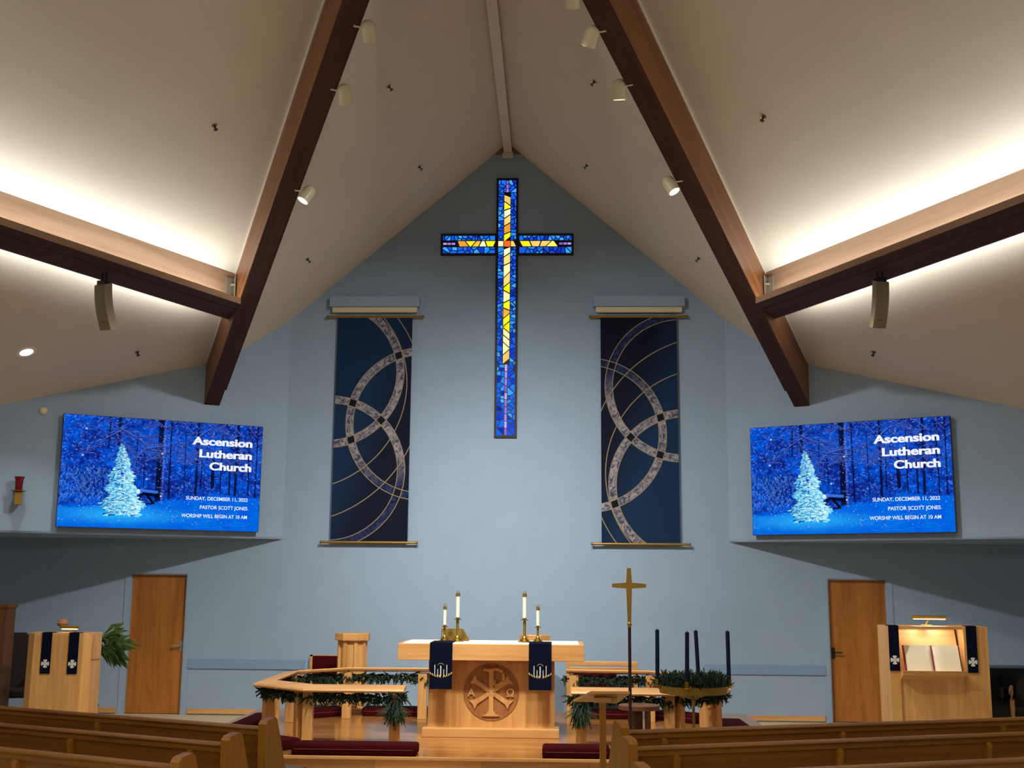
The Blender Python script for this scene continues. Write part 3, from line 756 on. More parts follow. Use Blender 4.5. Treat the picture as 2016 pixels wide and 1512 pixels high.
for ch, x in (('A', -.235), ('\u03a9', .225)):
    mb = text_mb(ch, None, .125, .008, .02, 'CENTER'); mb.xf(Matrix.Translation((x, -.008, -.05)) @ Matrix.Rotation(R(90), 4, 'X'))
    obj('alpha_letter' if ch == 'A' else 'omega_letter', mb, EMB, mo)
ZA = .15+ft
tag(obj('altar_linen', MB().box((0, -3.03, ZA+.003), (2.06, .83, .006)), WHITE), 'white linen cloth spread flat over the altar top', 'altar cloth')
# paraments
for s, nm in ((-1, 'left'), (1, 'right')):
    t = thing('altar_parament', 'navy cloth with embroidered candles hanging over the %s front of the altar' % nm, 'parament', (s*.578, -3.46, ZA), 0, 'navy altar paraments')
    m = MB(); m.span((-.132, -.012, -.515), (.132, -.004, .008)); m.span((-.132, -.004, .006), (.132, .5, .012))
    obj('cloth', m, NAVY, t)
    e = MB()
    for x, h, wd in ((-.07, .13, .008), (-.035, .08, .007), (0, .12, .012), (.035, .08, .007), (.07, .13, .008)):
        e.span((x-wd/2, -.015, -.37+.0*x), (x+wd/2, -.011, -.37+h))
    obj('embroidered_candles', e, SILVERTH, t)
    e = MB()
    for k in range(9):
        a = -.11+k*.0275; zz = -.375+ (a/.11)**2*.035
        e.tube([(a, -.013, zz-.012), (a+(.012 if a > 0 else -.012), -.013, zz+.002), (a+(.02 if a > 0 else -.02), -.013, zz+.022)], [.003, .008, .002], 6)
    e.tube([(.035*math.cos(a_), -.013, -.25+.028*math.sin(a_)) for a_ in np.linspace(0.2, PI-.2, 10)], .002, 5)
    obj('embroidered_wreath', e, GOLDTH, t)
# candlesticks
def candlestick(loc, H, stem, label):
    t = thing('candlestick', label, 'candlestick', loc, 0, 'brass altar candlesticks')
    k = 1 if stem > .2 else .82
    obj('base', MB().lathe([(.078*k, 0), (.078*k, .012), (.055*k, .02), (.05*k, .035), (.032*k, .042), (.028*k, .06), (.014*k, .075)], n=20), BRASS, t, smooth=True)
    obj('stem', MB().lathe([(.016*k, .07), (.018*k, .1), (.018*k, stem-.02), (.014*k, stem)], n=16), BRASSD, t, smooth=True)
    obj('drip_pan', MB().lathe([(.02*k, stem), (.05*k, stem+.006), (.05*k, stem+.012), (.022*k, stem+.014), (.022*k, stem+.03)], n=20), BRASS, t, smooth=True)
    obj('candle', MB().lathe([(.023*k, stem+.03), (.023*k, H-.065)], n=16), WAX, t, smooth=True)
    m = MB().lathe([(.026*k, H-.07), (.026*k, H-.035), (.01, H-.03), (.01, H-.025)], n=16)
    m.tube([(-.02, 0, H-.035), (-.012, 0, H-.01), (0, 0, H), (.012, 0, H-.01), (.02, 0, H-.035)], .004, 6)
    obj('follower', m, BRASSD, t, smooth=True)
zl = ZA+.006
candlestick((-.425, -3.05, zl), .607, .255, 'tall brass candlestick at left, in front of the book stand')
candlestick((.383, -3.05, zl), .607, .255, 'tall brass candlestick on the right half of the altar')
candlestick((-.585, -3.0, zl), .447, .165, 'short brass candlestick at the left end of the altar')
candlestick((.543, -3.0, zl), .447, .165, 'short brass candlestick at the right end of the altar')
t = thing('missal_stand', 'sloping brass book stand between the candlesticks at left', 'book stand', (-.47, -2.78, zl), R(-6))
rt = Matrix.Rotation(R(-38), 3, 'X')
rt = Matrix.Rotation(R(35), 3, 'X')
obj('desk_plate', MB().prism([(-.115, -.1, .02), (.19, -.1, .02), (.08, .06, .14), (-.19, .06, .14)], (0, .008, -.006)), BRASSD, t)
m = MB()
for x, xb in ((-.185, -.2), (.075, .1)): m.tube([(x, .06, .135), (xb, .1, .0)], .006, 6)
for x in (-.1, .175): m.tube([(x, -.1, .025), (x, -.1, .0)], .006, 6)
obj('support_leg', m, BRASSD, t)
obj('book_lip', MB().box((.037, -.105, .02), (.305, .012, .03)), BRASSD, t)

# ------------------------------------------------------------------ communion rails
RAILZ = .745
def rail(s, nm):
    t = thing('communion_rail', 'oak communion rail of angled sections on the %s side of the altar' % nm, 'altar rail', (s*1.7, -2.7, .15), 0, 'communion rails')
    O = Vector((s*1.7, -2.7, .15))
    pts = [Vector((x*s, y, RAILZ)) for x, y in ((.93, -3.95), (2.02, -3.95), (2.66, -3.42), (2.66, -1.98), (2.02, -1.52), (.9, -1.52))]
    dz = [0, 0, .005, .02, .035, .04]
    cen = Vector((s*1.4, -2.75, RAILZ)); rings = []
    for i, p in enumerate(pts):
        a = (p-pts[i-1]).normalized() if i else None; b = (pts[i+1]-p).normalized() if i < len(pts)-1 else None
        tdir = ((a or b)+(b or a)).normalized(); nn = Vector((tdir.y, -tdir.x, 0))
        if nn.dot(p-cen) < 0: nn = -nn
        k = 1/max(.5, nn.dot(Vector(((a or b).y, -(a or b).x, 0)).normalized()*(1 if Vector(((a or b).y, -(a or b).x, 0)).dot(nn) > 0 else -1)))
        pz = p+Vector((0, 0, dz[i]))-O
        rings.append([pz+nn*(.11*k)+Vector((0, 0, -.038)), pz+nn*(.118*k)+Vector((0, 0, -.02)), pz+nn*(.105*k), pz-nn*(.1*k)+Vector((0, 0, .032)), pz-nn*(.112*k)+Vector((0, 0, .018)), pz-nn*(.1*k)+Vector((0, 0, -.005))])
    obj('hand_rail', MB().loft(rings), OAKX, t)
    posts = [((1.04, -3.93), .115, 0), ((2.02, -3.93), .115, 0), ((2.14, -3.86), .09, R(-40)*s), ((2.6, -3.36), .14, R(-50)*s), ((2.64, -2.9), .1, 0), ((2.64, -2.05), .12, 0), ((2.0, -1.56), .12, 0), ((1.0, -1.54), .12, 0)]
    for (x, y), wd, ro in posts:
        zz = RAILZ-.17+.02*(y > -2.2)
        m = MB().box((0, 0, zz/2), (wd, .09, zz), bev=.006); m.xf(Matrix.Translation(Vector((x*s, y, .15))-O) @ Matrix.Rotation(ro, 4, 'Z'))
        obj('post', m, OAKZ, t)
    return pts, dz
def sprig(m, base, d, ln, rad, n, rnd):
    d = d.normalized(); sd = d.cross(Vector((rnd.uniform(-1, 1), rnd.uniform(-1, 1), rnd.uniform(-1, 1)))).normalized(); s2 = d.cross(sd)
    tip = base+d*ln
    m.loft([[base+sd*rad*.35*math.cos(a)+s2*rad*.35*math.sin(a) for a in (0, 2.1, 4.2)], [base.lerp(tip, .6)+sd*rad*.45*math.cos(a)+s2*rad*.45*math.sin(a) for a in (0, 2.1, 4.2)], [tip+sd*.002*math.cos(a)+s2*.002*math.sin(a) for a in (0, 2.1, 4.2)]])
    for k in range(n):
        f_ = (k+.5)/n; p = base.lerp(tip, f_); a = k*2.4
        o = (sd*math.cos(a)+s2*math.sin(a))*rad*(1.15-.6*f_)+d*rad*.9
        wv = d.cross(o).normalized()*rad*.3
        m.face([p-wv, p+wv, p+o+wv*.3, p+o-wv*.3])
def garland(s, nm, pts, dz):
    rnd = random.Random(11 if s < 0 else 12); m = MB(); O = Vector((s*1.7, -2.7, .7))
    path = [p+Vector((0, 0, d-.06)) for p, d in zip(pts, dz)]
    for a, b in zip(path, path[1:]):
        L_ = (b-a).length; n = int(L_*210)
        for k in range(n):
            p = a.lerp(b, rnd.random())+Vector((rnd.uniform(-.05, .05), rnd.uniform(-.05, .05), rnd.uniform(-.05, .0)))
            d = Vector((rnd.uniform(-.8, .8), rnd.uniform(-.8, .8), rnd.uniform(-1.2, -.1)))
            if k % 5 == 0: d.z = .1
            sprig(m, p-O, d, rnd.uniform(.06, .125), .026, 9, rnd)
    for p in (path[4], path[1]*.0+path[4]):
        for k in range(26):
            sprig(m, p-O+Vector((rnd.uniform(-.09, .09), rnd.uniform(-.06, .06), rnd.uniform(-.06, .02))), Vector((rnd.uniform(-1, 1), rnd.uniform(-1, 1), rnd.uniform(-1.2, .1))), .12, .022, 9, rnd)
    o = obj('evergreen_garland', m, GREEN); o.location = O
    tag(o, 'evergreen garland strung under the %s communion rail' % nm, 'garland', 'garlands under the rails')
def spray(s, nm):
    rnd = random.Random(21 if s < 0 else 22); O = Vector((s*1.03, -4.03, .68))
    t = thing('evergreen_spray', 'bunch of fir and pine cone tied to the end post of the %s rail' % nm, 'greenery', O, 0, 'greenery bunches on the rail ends')
    m = MB()
    for k in range(120):
        d = Vector((rnd.uniform(-.36, .36), rnd.uniform(-.6, .15), rnd.uniform(-1.4, -.6))); sprig(m, Vector((rnd.uniform(-.07, .07), rnd.uniform(-.03, .02), rnd.uniform(-.16, .02))), d, rnd.uniform(.11, .24), .022, 11, rnd)
    for k in range(16): sprig(m, Vector((rnd.uniform(-.1, .1), 0, rnd.uniform(-.06, .03))), Vector((rnd.uniform(-1, 1), rnd.uniform(-1, .3), rnd.uniform(-.6, .5))), .1, .022, 9, rnd)
    obj('fir_sprigs', m, GREEN, t)
    m = MB()
    for k in range(90):
        a = rnd.uniform(-1.25, 1.25); d = Vector((math.sin(a), rnd.uniform(-.4, .1), -abs(math.cos(a))*rnd.uniform(.4, 1.2)-.1)).normalized()
        p = Vector((0, -.03, -.1)); L_ = rnd.uniform(.14, .24); q = p+d*L_; wv = d.cross(Vector((0, 1, 0))).normalized()*.0025
        m.face([p-wv, p+wv, q+wv*.4, q-wv*.4])
    obj('long_needles', m, GREEN2, t)
    m = MB()
    for k in range(7): m.lathe([(.012, 0), (.034-.003*abs(k-2), .01), (.02, .016)], (0, -.06, -.0-.014*k), 9)
    obj('pine_cone', m, CONE, t)
for s, nm in ((-1, 'left'), (1, 'right')):
    pts, dz = rail(s, nm); garland(s, nm, pts, dz); spray(s, nm)

# ------------------------------------------------------------------ kneeling cushions
def cushion(c, L_, wd, ro, label, h=.115):
    t = thing('kneeling_cushion', label, 'cushion', (c[0], c[1], .15), ro, 'maroon kneeling cushions')
    m = MB().box((0, 0, h/2), (L_, wd, h), bev=.028)
    obj('pad', m, MAROON, t, smooth=True)
    obj('piping', MB().tube([(-L_/2+.03, -wd/2-.002, h*.55), (L_/2-.03, -wd/2-.002, h*.55)], .004, 6), PIPING, t)
    return t
for s, nm in ((-1, 'left'), (1, 'right')):
    sd = 'at the %s of the opening' % nm
    cushion((s*(1.33 if s < 0 else .97), -4.76), 1.3 if s < 0 else .7, .32, 0, 'long maroon kneeler on the front edge of the platform %s' % sd)
    cushion((s*2.38, -4.3), .78, .3, s*R(38), 'maroon kneeler on the front diagonal of the %s rail' % nm)
    cushion((s*2.95, -2.75), 1.45, .3, R(90), 'maroon kneeler along the outer side of the %s rail' % nm)
    cushion((s*2.40, -1.38), .72, .3, s*R(-42), 'maroon kneeler on the rear diagonal of the %s rail' % nm)
    cushion((s*1.40, -1.13), .9, .3, 0, 'maroon kneeler behind the back run of the %s rail' % nm)

# ------------------------------------------------------------------ pedestals, clergy chair, bench behind the rails
def pedestal(cx, label, w=.47, zt=1.225):
    t = thing('flower_pedestal', label, 'pedestal', (cx, -.8, .15), 0, 'oak pedestals by the wall')
    H = zt-.15
    def octo(k, z, sy_=.9):
        return [(k*math.cos(a)*.5, k*sy_*math.sin(a)*.5, z) for a in [R(22.5+45*i) for i in range(8)]]
    obj('cap', MB().loft([octo(w*1.06, H-.1), octo(w*1.08, H-.09), octo(w*1.08, H-.01), octo(w*1.05, H)]), OAKX, t)
    m = MB().loft([octo(w*.8, .08), octo(w*.78, H-.1)])
    for k in range(8):
        a = R(22.5+45*k); m.box((w*.385*math.cos(a), w*.345*math.sin(a), H/2), (.05, .05, H-.2), Matrix.Rotation(a, 3, 'Z'))
    obj('column', m, OAKZ, t)
    obj('foot', MB().loft([octo(w*1.0, 0), octo(w*1.0, .06), octo(w*.9, .08)]), OAKX, t)
pedestal(-2.08, 'octagonal oak pedestal standing behind the left communion rail')
pedestal(.47, 'oak pedestal whose cap shows above the altar between the right candlesticks', .42, 1.225)
t = thing('clergy_chair', 'oak chair with a maroon upholstered back behind the left rail', 'chair', (-2.52, -.24, 0))
def upch(t, w, zb, zs, zt):
    obj('backrest', MB().box((0, .16, (zs+zt)/2+.04), (w-.08, .06, zt-zs-.1), bev=.015), MAROON, t)
    obj('back_frame', MB().span((-w/2, .15, zs-.05), (-w/2+.04, .2, zt)).span((w/2-.04, .15, zs-.05), (w/2, .2, zt)).span((-w/2, .15, zt-.02), (w/2, .2, zt)), OAKX, t)
    obj('seat', MB().box((0, -.08, zs-.03), (w-.06, .5, .08), bev=.02), MAROON, t)
    for sx in (-1, 1):
        obj('leg', MB().span((sx*w/2-.022, -.32, 0), (sx*w/2+.022, -.27, zs+.2), bev=.004), OAKZ, t); obj('leg', MB().span((sx*w/2-.022, .15, 0), (sx*w/2+.022, .2, zs), bev=.004), OAKZ, t)
        obj('armrest', MB().box((sx*w/2, -.07, zs+.21), (.05, .52, .03), bev=.008), OAKX, t)
upch(t, .6, 0, .45, .875)
t = thing('prayer_desk', 'low oak kneeler desk holding an open book behind the left rail', 'prayer desk', (-2.58, -.76, .15))
obj('shelf', MB().span((-.32, -.1, .10), (.22, .1, .125), bev=.004), OAKX, t)
for sx in (-.3, .2): obj('side_panel', MB().span((sx-.012, -.1, 0), (sx+.012, .1, .10)), OAKZ, t)
t = thing('open_book', 'small white open book lying on the low desk behind the left rail', 'book', (-2.5, -.76, .275))
m = MB()
for sx in (-1, 1): m.prism([(0, -.05, .006), (sx*.07, -.05, .014), (sx*.075, -.05, .002), (0, -.05, 0)], (0, .1, .02))
obj('pages', m, PAGES, t)
t = thing('sedilia_bench', 'slatted oak bench with a maroon seat behind the right rail', 'bench', (1.42, -.42, 0))
obj('back_slat', MB().box((0, .12, .81), (1.02, .035, .065), bev=.006), OAKX, t); obj('back_slat', MB().box((0, .12, .735), (1.02, .035, .05), bev=.006), OAKX, t)
obj('seat_pad', MB().box((0, -.1, .43), (.92, .46, .08), bev=.02), MAROON, t); obj('back_pad', MB().box((-.1, .09, .6), (.62, .05, .2), bev=.015), MAROON, t)
for sx in (-.48, .48):
    for y in (-.3, .12): obj('leg', MB().span((sx-.025, y-.025, 0), (sx+.025, y+.025, .82 if y > 0 else .42)), OAKZ, t)

# ------------------------------------------------------------------ processional cross, stool, music stand, advent wreath
t = thing('processional_cross', 'brass processional cross on a tall dark staff before the right rail', 'cross', (1.535, -4.76, .15))
zc0 = 1.36
m = MB()
def arm4(a, w0, w1, L_):
    ca, sa = math.cos(a), math.sin(a)
    q = [(0, -w0), (L_, -w1), (L_, w1), (0, w0)]
    return [(x*ca-y*sa, -.008, 1.755+x*sa+y*ca) for x, y in q]
zz0 = 1.755
m.prism([(x, -.008, zz0+z) for x, z in ((-.021, .185), (-.031, .031), (-.18, .02), (-.18, -.02), (-.031, -.031), (-.018, -.385), (.018, -.385), (.031, -.031), (.18, -.02), (.18, .02), (.031, .031), (.021, .185))], (0, .016, 0))
obj('cross_head', m, BRASSD, t)
obj('knop', MB().lathe([(.012, 1.31), (.02, 1.315), (.02, 1.325), (.014, 1.33), (.024, 1.345), (.024, 1.355), (.014, 1.37), (.01, 1.38)], n=16), BRASS, t, smooth=True)
obj('staff', MB().lathe([(.017, .03), (.017, 1.31)], n=14), wood('dark_staff', '#3a211a', '#22120e', 'z', 5, .3), t, smooth=True)
obj('floor_base', MB().lathe([(.14, 0), (.14, .015), (.05, .03), (.022, .06), (.022, .1)], n=24), BLACK, t, smooth=True)
t = thing('round_stool', 'low round walnut stool behind the processional cross', 'stool', (1.655, -4.38, .15))
obj('seat', MB().lathe([(.205, .445), (.22, .45), (.22, .49), (.21, .495)], n=36), STOOLW, t)
for k in range(3):
    a = R(90+120*k); obj('leg', MB().box((.1*math.cos(a), .1*math.sin(a), .2225), (.085, .03, .445), Matrix.Rotation(a+R(90), 3, 'Z')), STOOLW, t)
t = thing('music_stand', 'small oak music stand with a tilted desk in front of the right rail', 'stand', (1.19, -6.2, 0))
obj('post', MB().box((0, .0, .42), (.06, .045, .84), bev=.006), PEWZ, t)
obj('desk_board', MB().prism([(.25, -.03, .92), (-.10, -.03, .92), (-.27, .22, .82), (.16, .22, .82)], (0, .006, .022)), OAKX, t)
obj('desk_brace', MB().box((0, .05, .855), (.16, .05, .05), bev=.006).box((.09, .1, .85), (.1, .06, .05)), OAKX, t)
for a in (45, 135): obj('foot', MB().box((0, 0, .025), (.5, .05, .05), Matrix.Rotation(R(a), 3, 'Z'), bev=.005), PEWX, t)
WX, WY = 2.176, -4.9
t = thing('wreath_stand', 'brass advent wreath stand with a ring on a slender pole', 'wreath stand', (WX, WY, 0 if True else .15))
RZ = .82
def ringm(r0, r1, z0, z1, n=48):
    m = MB(); m.loft([[(rr*math.cos(2*PI*k/n), rr*math.sin(2*PI*k/n), z) for k in range(n)] for rr, z in ((r1, z0), (r1, z1), (r0, z1), (r0, z0), (r1, z0))], cap=False); return m
obj('ring_band', ringm(.33, .345, RZ, RZ+.075), BRASSD, t, smooth=True)
obj('pole', MB().lathe([(.014, .18), (.014, RZ-.12), (.02, RZ-.1), (.02, RZ-.02)], n=14), BRASSD, t)
m = MB()
for a in (20, 110, 200, 290): m.tube([(0, 0, RZ-.06), (.2*math.cos(R(a)), .2*math.sin(R(a)), RZ-.01), (.335*math.cos(R(a)), .335*math.sin(R(a)), RZ+.02)], .009, 6)
obj('spoke', m, BRASSD, t)
obj('floor_base', MB().lathe([(.17, .15), (.17, .17), (.05, .185), (.02, .25)], n=28), BRASSD, t, smooth=True)
angs = [(184, 'left', .0), (254, 'front', .0), (74, 'rear', .0), (0, 'right', .0)]
cup = []
for (a, nm, dzv) in angs:
    x, y = .37*math.cos(R(a)), .37*math.sin(R(a))
    obj('candle_cup', MB().lathe([(.012, RZ+.055), (.05, RZ+.07), (.055, RZ+.078), (.026, RZ+.076), (.027, RZ+.14), (.022, RZ+.14), (.022, RZ+.08)], (x, y, 0), 18).tube([(x*.92, y*.92, RZ+.03), (x, y, RZ+.06)], .007, 6), BRASS, t, smooth=True)
m = MB(); rnd = random.Random(5)
for k in range(620):
    a = rnd.uniform(0, 2*PI); rr = rnd.uniform(.2, .33); b_ = Vector((rr*math.cos(a), rr*math.sin(a), rnd.uniform(.0, .07)))
    sprig(m, b_, Vector((math.cos(a)*rnd.uniform(-.8, .7), math.sin(a)*rnd.uniform(-.8, .7), rnd.uniform(0, 1.1))), rnd.uniform(.07, .115), .024, 9, rnd)
o = obj('advent_wreath', m, GREEN); o.location = (WX, WY, RZ+.055); tag(o, 'evergreen advent wreath resting in the brass ring', 'wreath')
for (a, nm, dzv), hh in zip(angs, (.55, .54, .53, .54)):
    x, y = .37*math.cos(R(a)), .37*math.sin(R(a)); tl = {'left': R(.5), 'front': R(1), 'rear': R(-2.5), 'right': R(-.5)}[nm]
    m = MB().lathe([(.0215, 0), (.021, hh), (.012, hh+.006), (.004, hh+.006), (.002, hh+.02)], n=16)
    o = obj('advent_candle', m, NAVYWAX, None, True); o.location = (WX+x, WY+y, RZ+.082); o.rotation_euler = (0, tl, 0)
    tag(o, 'navy taper candle in the %s cup of the advent wreath stand' % nm, 'candle', 'navy advent candles')
t = thing('center_candle', 'short white pillar candle in the middle of the wreath', 'candle', (WX+.02, WY, RZ-.02))
obj('wax', MB().lathe([(.06, 0), (.06, .17), (.05, .175)], n=24), WAX, t, smooth=True); obj('wick', MB().tube([(0, 0, .174), (.002, 0, .195)], .003, 5), BLACK, t)

# ------------------------------------------------------------------ lectern (left) and pulpit (right)
def stole(loc, L_, wd, ro, label, tilt=0):
    t = thing('stole', label, 'stole', loc, ro, 'navy stoles on the reading desks')
    m = MB(); m.span((-wd/2, -.012, -L_), (wd/2, -.004, .004)); m.span((-wd/2, -.004, .001), (wd/2, .12, .007)); obj('cloth', m, NAVY, t)
    e = MB(); zc_ = -L_+.12
    for a in (0, 90, 180, 270):
        ca, sa = math.cos(R(a)), math.sin(R(a))
        e.prism([(x*ca-y*sa, -.012, zc_+x*sa+y*ca) for x, y in ((.003, -.006), (.044, -.026), (.05, 0), (.044, .026), (.003, .006))], (0, -.004, 0))
    obj('cross_emblem', e, SILVERTH, t)
t = thing('lectern', 'oak lectern with two navy stoles in front of the left door', 'lectern', (-5.285, -3.0, 0))
pl_ = [(-.435, .3), (-.435, .06), (-.34, 0), (.27, 0), (.345, .1), (.345, .4), (-.3, .4)]
def up(k, z, dzb=0): return [(x*k, y*k, z+dzb*y) for x, y in pl_]
obj('body', MB().loft([up(1.02, .0), up(1.0, 1.255, 0)]), OAKZ, t)
obj('desk_top', MB().loft([up(1.0, 1.255), up(1.0, 1.275), up(.97, 1.28)]), OAKX, t)
obj('side_ledge', MB().box((.356, .22, 1.06), (.022, .25, .2), bev=.005), OAKZ, t)
stole((-5.46, -3.0, 1.28), .487, .122, 0, 'left navy stole with a white cross on the lectern'); stole((-5.125, -3.0, 1.28), .487, .122, 0, 'right navy stole with a white cross on the lectern')
def booklamp(loc, w, h, lean, label):
    t = thing('desk_lamp', label, 'lamp', loc, 0, 'brass desk lamps')
    obj('shade', MB().tube([(-w/2, -.01, h), (w/2, -.01, h)], .021, 14), BRASS, t, smooth=True)
    obj('stem', MB().tube([(lean, .03, 0), (0, 0, h-.01)], .008, 8), BRASS, t); obj('base', MB().box((lean, .03, .006), (.12, .07, .012), bev=.003), BRASS, t)
    obj('bulb_strip', MB().box((0, -.012, h-.02), (w*.9, .02, .006)), emis('lamp_strip_'+label[:5].strip(), '#ffedc0', 8), t)
booklamp((-5.27, -2.8, 1.28), .22, .06, .0, 'low brass lamp on top of the left lectern')
t = thing('pulpit', 'large oak pulpit with a recessed book niche before the right door', 'pulpit', (5.06, -3.6, 0))
Hp = 1.475
for nm, a, b, dp in (('side_panel', -.50, -.44, .45), ('side_panel', .375, .615, .65)):
    m = MB().prism([(a, 0, 0), (b, 0, 0), (b, 0, Hp), (a, 0, Hp)], (0, dp, 0)); obj(nm, m, OAKZ, t)
obj('front_panel', MB().span((-.44, .02, 0), (.375, .06, .9)), OAKZ, t)
obj('panel_stile', MB().span((-.44, .0, 0), (-.385, .04, Hp)), OAKZ, t); obj('panel_stile', MB().span((.345, .0, 0), (.375, .04, Hp)), OAKZ, t)
obj('niche_back', MB().prism([(-.385, .14, .95), (.345, .14, .95), (.345, .3, 1.42), (-.385, .3, 1.42)], (0, .02, 0)), OAKX, t)
obj('header_rail', MB().span((-.385, .02, Hp-.035), (.345, .07, Hp)).span((-.385, .3, Hp-.09), (.345, .33, Hp-.03)), OAKX, t)
obj('back_panel', MB().span((-.45, .41, 0), (.375, .45, Hp)), OAKZ, t)
obj('book_ledge', MB().prism([(-.385, -.10, .94), (-.385, -.12, .985), (-.385, -.095, .985), (-.385, .15, .955), (-.385, .06, .85)], (.71, 0, 0)), OAKX, t)
obj('top_cap', MB().span((-.44, .33, Hp-.03), (.375, .41, Hp)), OAKX, t)
stole((5.06-.445, -3.6, Hp+.002), .5, .115, 0, 'left navy stole with a white cross on the pulpit'); stole((5.06+.43, -3.6, Hp+.002), .515, .115, 0, 'right navy stole with a white cross on the pulpit')
t = thing('open_bible', 'large open white book propped in the pulpit niche', 'book', (5.055, -3.60, .968))
for sx in (-1, 1):
    m = MB(); n_ = 8; top = []
    prof = [(0, .0)] + [(sx*.30*k/n_, -.03*math.sin(min(1, k/3)*PI/2)*(1-.3*k/n_)-.008) for k in range(1, n_+1)] + [(sx*.3, 0)]
    m.prism([(x, y, 0) for x, y in prof], (0, .0, .30)); m.xf(Matrix.Rotation(R(-20), 4, 'X') @ Matrix.Translation((0, 0, 0)))
    obj('page_block', m, PAGES, t)
m = MB().box((0, .006, .15), (.64, .01, .315)); m.xf(Matrix.Rotation(R(-20), 4, 'X')); obj('cover', m, RED, t)
m = MB().box((0, -.014, .15), (.012, .01, .3)); m.xf(Matrix.Rotation(R(-20), 4, 'X')); obj('ribbon', m, RED, t)
booklamp((5.09, -3.4, Hp), .40, .095, -.04, 'long brass lamp standing above the pulpit niche')
lamp('pulpit_lamp_light', 'AREA', (5.09, -3.43, Hp+.06), 4, NEUT, (5.06, -3.65, 1.0), shape='RECTANGLE', size=.36, size_y=.03)

# ------------------------------------------------------------------ plant, chairs, organ, piano
t = thing('potted_plant', 'leafy potted plant half hidden behind the left lectern', 'plant', (-5.36, -1.95, 0))
obj('pot', MB().lathe([(.12, 0), (.17, .3), (.18, .32), (.15, .31)], n=20), POT, t)
obj('trunk', MB().tube([(0, 0, .3), (.05, 0, .65), (.12, 0, .95)], .022, 8), POT, t)
m = MB(); rnd = random.Random(9)
for k in range(80):
    a = rnd.uniform(-1.0, 1.3) if k % 4 else rnd.uniform(1.2, 3.0); el = rnd.uniform(-.7, 1.0); L_ = rnd.uniform(.16, .44 if k % 4 else .42)
    p = Vector(((.2 if k % 4 else .0)+rnd.uniform(-.08, .1), rnd.uniform(-.08, .08), .98+rnd.uniform(-.05, .22)))
    d = Vector((math.cos(a)*math.cos(el), math.sin(a)*math.cos(el)*.5, math.sin(el))); sd = d.cross(Vector((0, 0, 1)))
    if sd.length < .05: continue
    sd = sd.normalized()*.016; mid = p+d*L_*.55+Vector((0, 0, .035)); q = p+d*L_-Vector((0, 0, .07))
    m.face([p, mid+sd, q]); m.face([p, q, mid-sd])
obj('foliage', m, LEAF, t)
obj('dried_bloom', MB().lathe([(.01, -.06), (.06, -.03), (.075, .0), (.05, .045), (.01, .055)], (-.36, -.02, 1.36), 12).tube([(.1, 0, .95), (-.2, 0, 1.2), (-.36, -.02, 1.32)], .006, 6), mat('dried_bloom', '#a5754a', .8, noise=.3, nscale=60), t)
t = thing('organ_cabinet', 'tall dark wooden cabinet cut by the left edge', 'cabinet', (-6.82, -2.5, 0))
obj('carcass', MB().span((-.6, 0, 0), (.59, .25, 1.56)), DARKZ, t); obj('cornice', MB().span((-.62, -.02, 1.56), (.61, .26, 1.61), bev=.008), DARKZ, t)
obj('side_stile', MB().span((.48, -.014, .05), (.59, 0, 1.52)), DARKZ, t); obj('door_panel', MB().span((-.55, -.01, .06), (.46, 0, 1.5)), DARKZ, t)
def armchair(loc, ro, label, fab, wd, hb=1.22):
    t = thing('armchair', label, 'chair', loc, ro)
    obj('backrest', MB().prism([(-.22, .2, .5), (.22, .2, .5), (.2, .26, hb-.07), (.12, .27, hb), (-.12, .27, hb), (-.2, .26, hb-.07)], (0, .05, .0)), fab, t)
    obj('seat', MB().box((0, -.02, .46), (.48, .48, .1), bev=.025), fab, t)
    for sx in (-1, 1):
        obj('arm', MB().tube([(sx*.26, .22, .74), (sx*.27, -.05, .73), (sx*.27, -.2, .7), (sx*.265, -.24, .62), (sx*.26, -.22, .3), (sx*.26, -.24, 0)], [.02, .024, .026, .026, .022, .02], 10), wd, t, smooth=True)
        obj('leg', MB().tube([(sx*.22, .24, .5), (sx*.23, .3, 0)], .02, 8), wd, t)
LIGHTW = wood('light_bentwood', '#d0a468', '#b4884c', 'z', 6, .4)
armchair((-6.40, -1.9, 0), R(18), 'dark upholstered armchair with light bentwood arms beside the dark cabinet', mat('black_fabric', '#1c1214', .9), LIGHTW)
t = thing('upright_piano', 'black upright piano at the right edge behind the pulpit', 'piano', (6.95, -2.2, 0))
BL2 = mat('piano_black', '#0a0a0c', .25)
obj('case', MB().span((-.78, 0, 0), (.75, .55, .9)), BL2, t); obj('lid', MB().span((-.8, -.02, .9), (.77, .56, .93), bev=.005), BL2, t); obj('key_shelf', MB().span((-.7, -.22, .58), (.75, 0, .7)), BL2, t)
armchair((6.42, -2.98, 0), R(-20), 'low black armchair with light wooden arms in front of the piano', mat('brown_fabric', '#120c0c', .9), LIGHTW, .84)

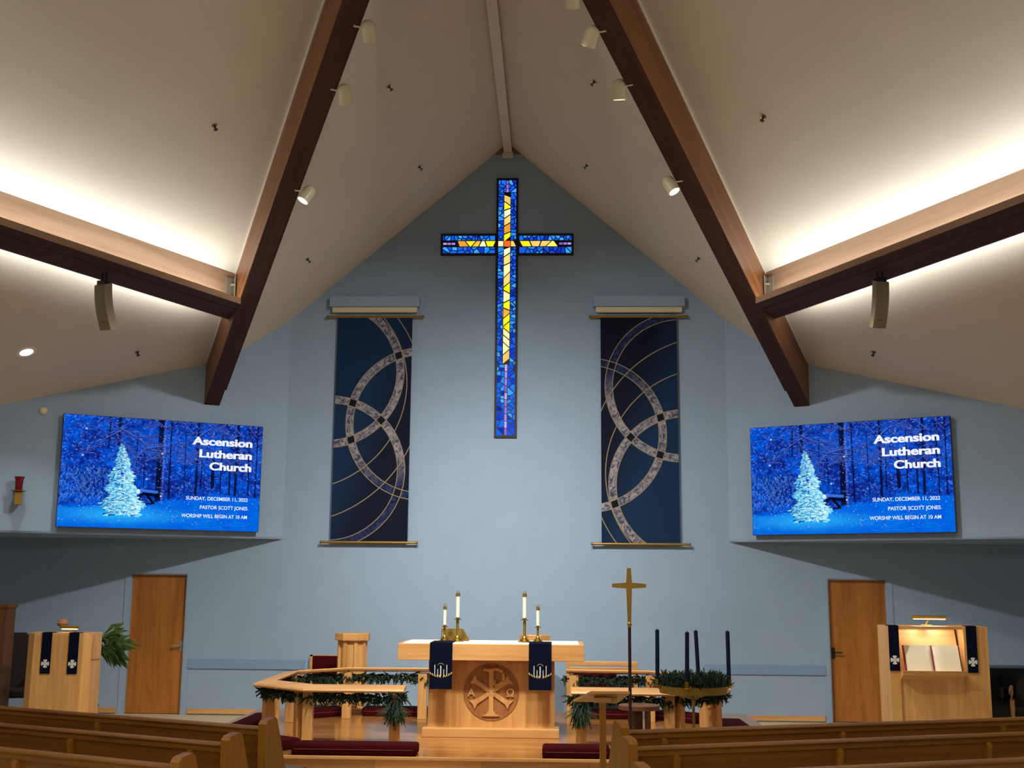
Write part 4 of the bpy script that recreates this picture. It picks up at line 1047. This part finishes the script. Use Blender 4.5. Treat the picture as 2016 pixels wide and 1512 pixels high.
# ------------------------------------------------------------------ pews
def pew(s, end, ang, label, sp, first):
    # local X runs from the aisle end outwards, local Y towards the back of the church
    dx = Vector((s*math.cos(ang), math.sin(ang), 0)); ro = math.atan2(dx.y, dx.x)
    t = thing('pew', label, 'pew', (end[0], end[1], 0), ro, 'oak pews')
    b = 1 if s < 0 else -1           # sign of the local Y that faces the camera
    L_ = 5.2; X0 = .0
    Y = lambda v: v*b
    obj('backrest', MB().prism([(.05, Y(.0), .78), (.05, Y(.028), .78), (.05, Y(-.06), .36), (.05, Y(-.085), .36)], (L_-.05, 0, 0)), PEWX, t)
    obj('back_skirt', MB().prism([(.05, Y(-.06), .36), (.05, Y(-.085), .36), (.05, Y(-.085), .1), (.05, Y(-.06), .1)], (L_-.05, 0, 0)), PEWX, t)
    cap = [(.045*math.cos(a)*.62, .022*math.sin(a)) for a in np.linspace(0, 2*PI, 13)[:-1]]
    obj('cap_rail', MB().prism([(.06, Y(.012+y*1.2), .80+z) for y, z in cap], (L_-.06, 0, 0)), PEWX, t, smooth=True)
    obj('band_rail', MB().span((.05, Y(.015), .755), (L_, Y(.034), .785)), PEWX, t)
    obj('seat', MB().span((.05, Y(-.55), .42), (L_, Y(-.05), .455), bev=.01), PEWX, t)
    prof = [(.055, 0), (.055, .1), (.085, .845), (.06, .872), (-.03, .888), (-.055, .872), (-.19, .46), (-.5, .43), (-.56, .40), (-.56, .36), (-.5, .1), (-.55, .05), (-.55, 0)]
    for x in (-.02, L_):
        obj('end_panel', MB().prism([(x, Y(y), z) for y, z in prof], (.07, 0, 0)), PEWZ, t)
    for k in range(4):
        x = .36+sp*k
        if x > L_: break
        m = MB().prism([(x-.022, Y(.02), .735), (x+.022, Y(.02), .735), (x+.022, Y(-.06), .3), (x-.022, Y(-.06), .3)], (0, Y(.035), 0))
        m.lathe([(.022, -.0), (.022, .034)], (x, Y(.02), .735), 12, Matrix.Rotation(R(-90)*b, 3, 'X'))
        obj('brace', m, PEWZ, t)
zt_ = 0
for k, (e, sp) in enumerate((((-1.42, -8.18), 1.4), ((-1.44, -9.11), 1.15), ((-1.46, -10.1), 1.05))):
    pew(-1, e, R(24.8), ['frontmost left pew, running to the left lectern', 'second left pew from the front', 'nearest left pew, cut by the bottom edge'][k], sp, k == 0)
for k, (e, sp) in enumerate((((1.235, -8.12), 1.58), ((1.235, -9.03), 1.3), ((1.23, -10.22), 1.2))):
    pew(1, e, R(20.2), ['frontmost right pew, its top crossing below the pulpit', 'second right pew from the front', 'nearest right pew, only its top edge in the corner'][k], sp, k == 0)
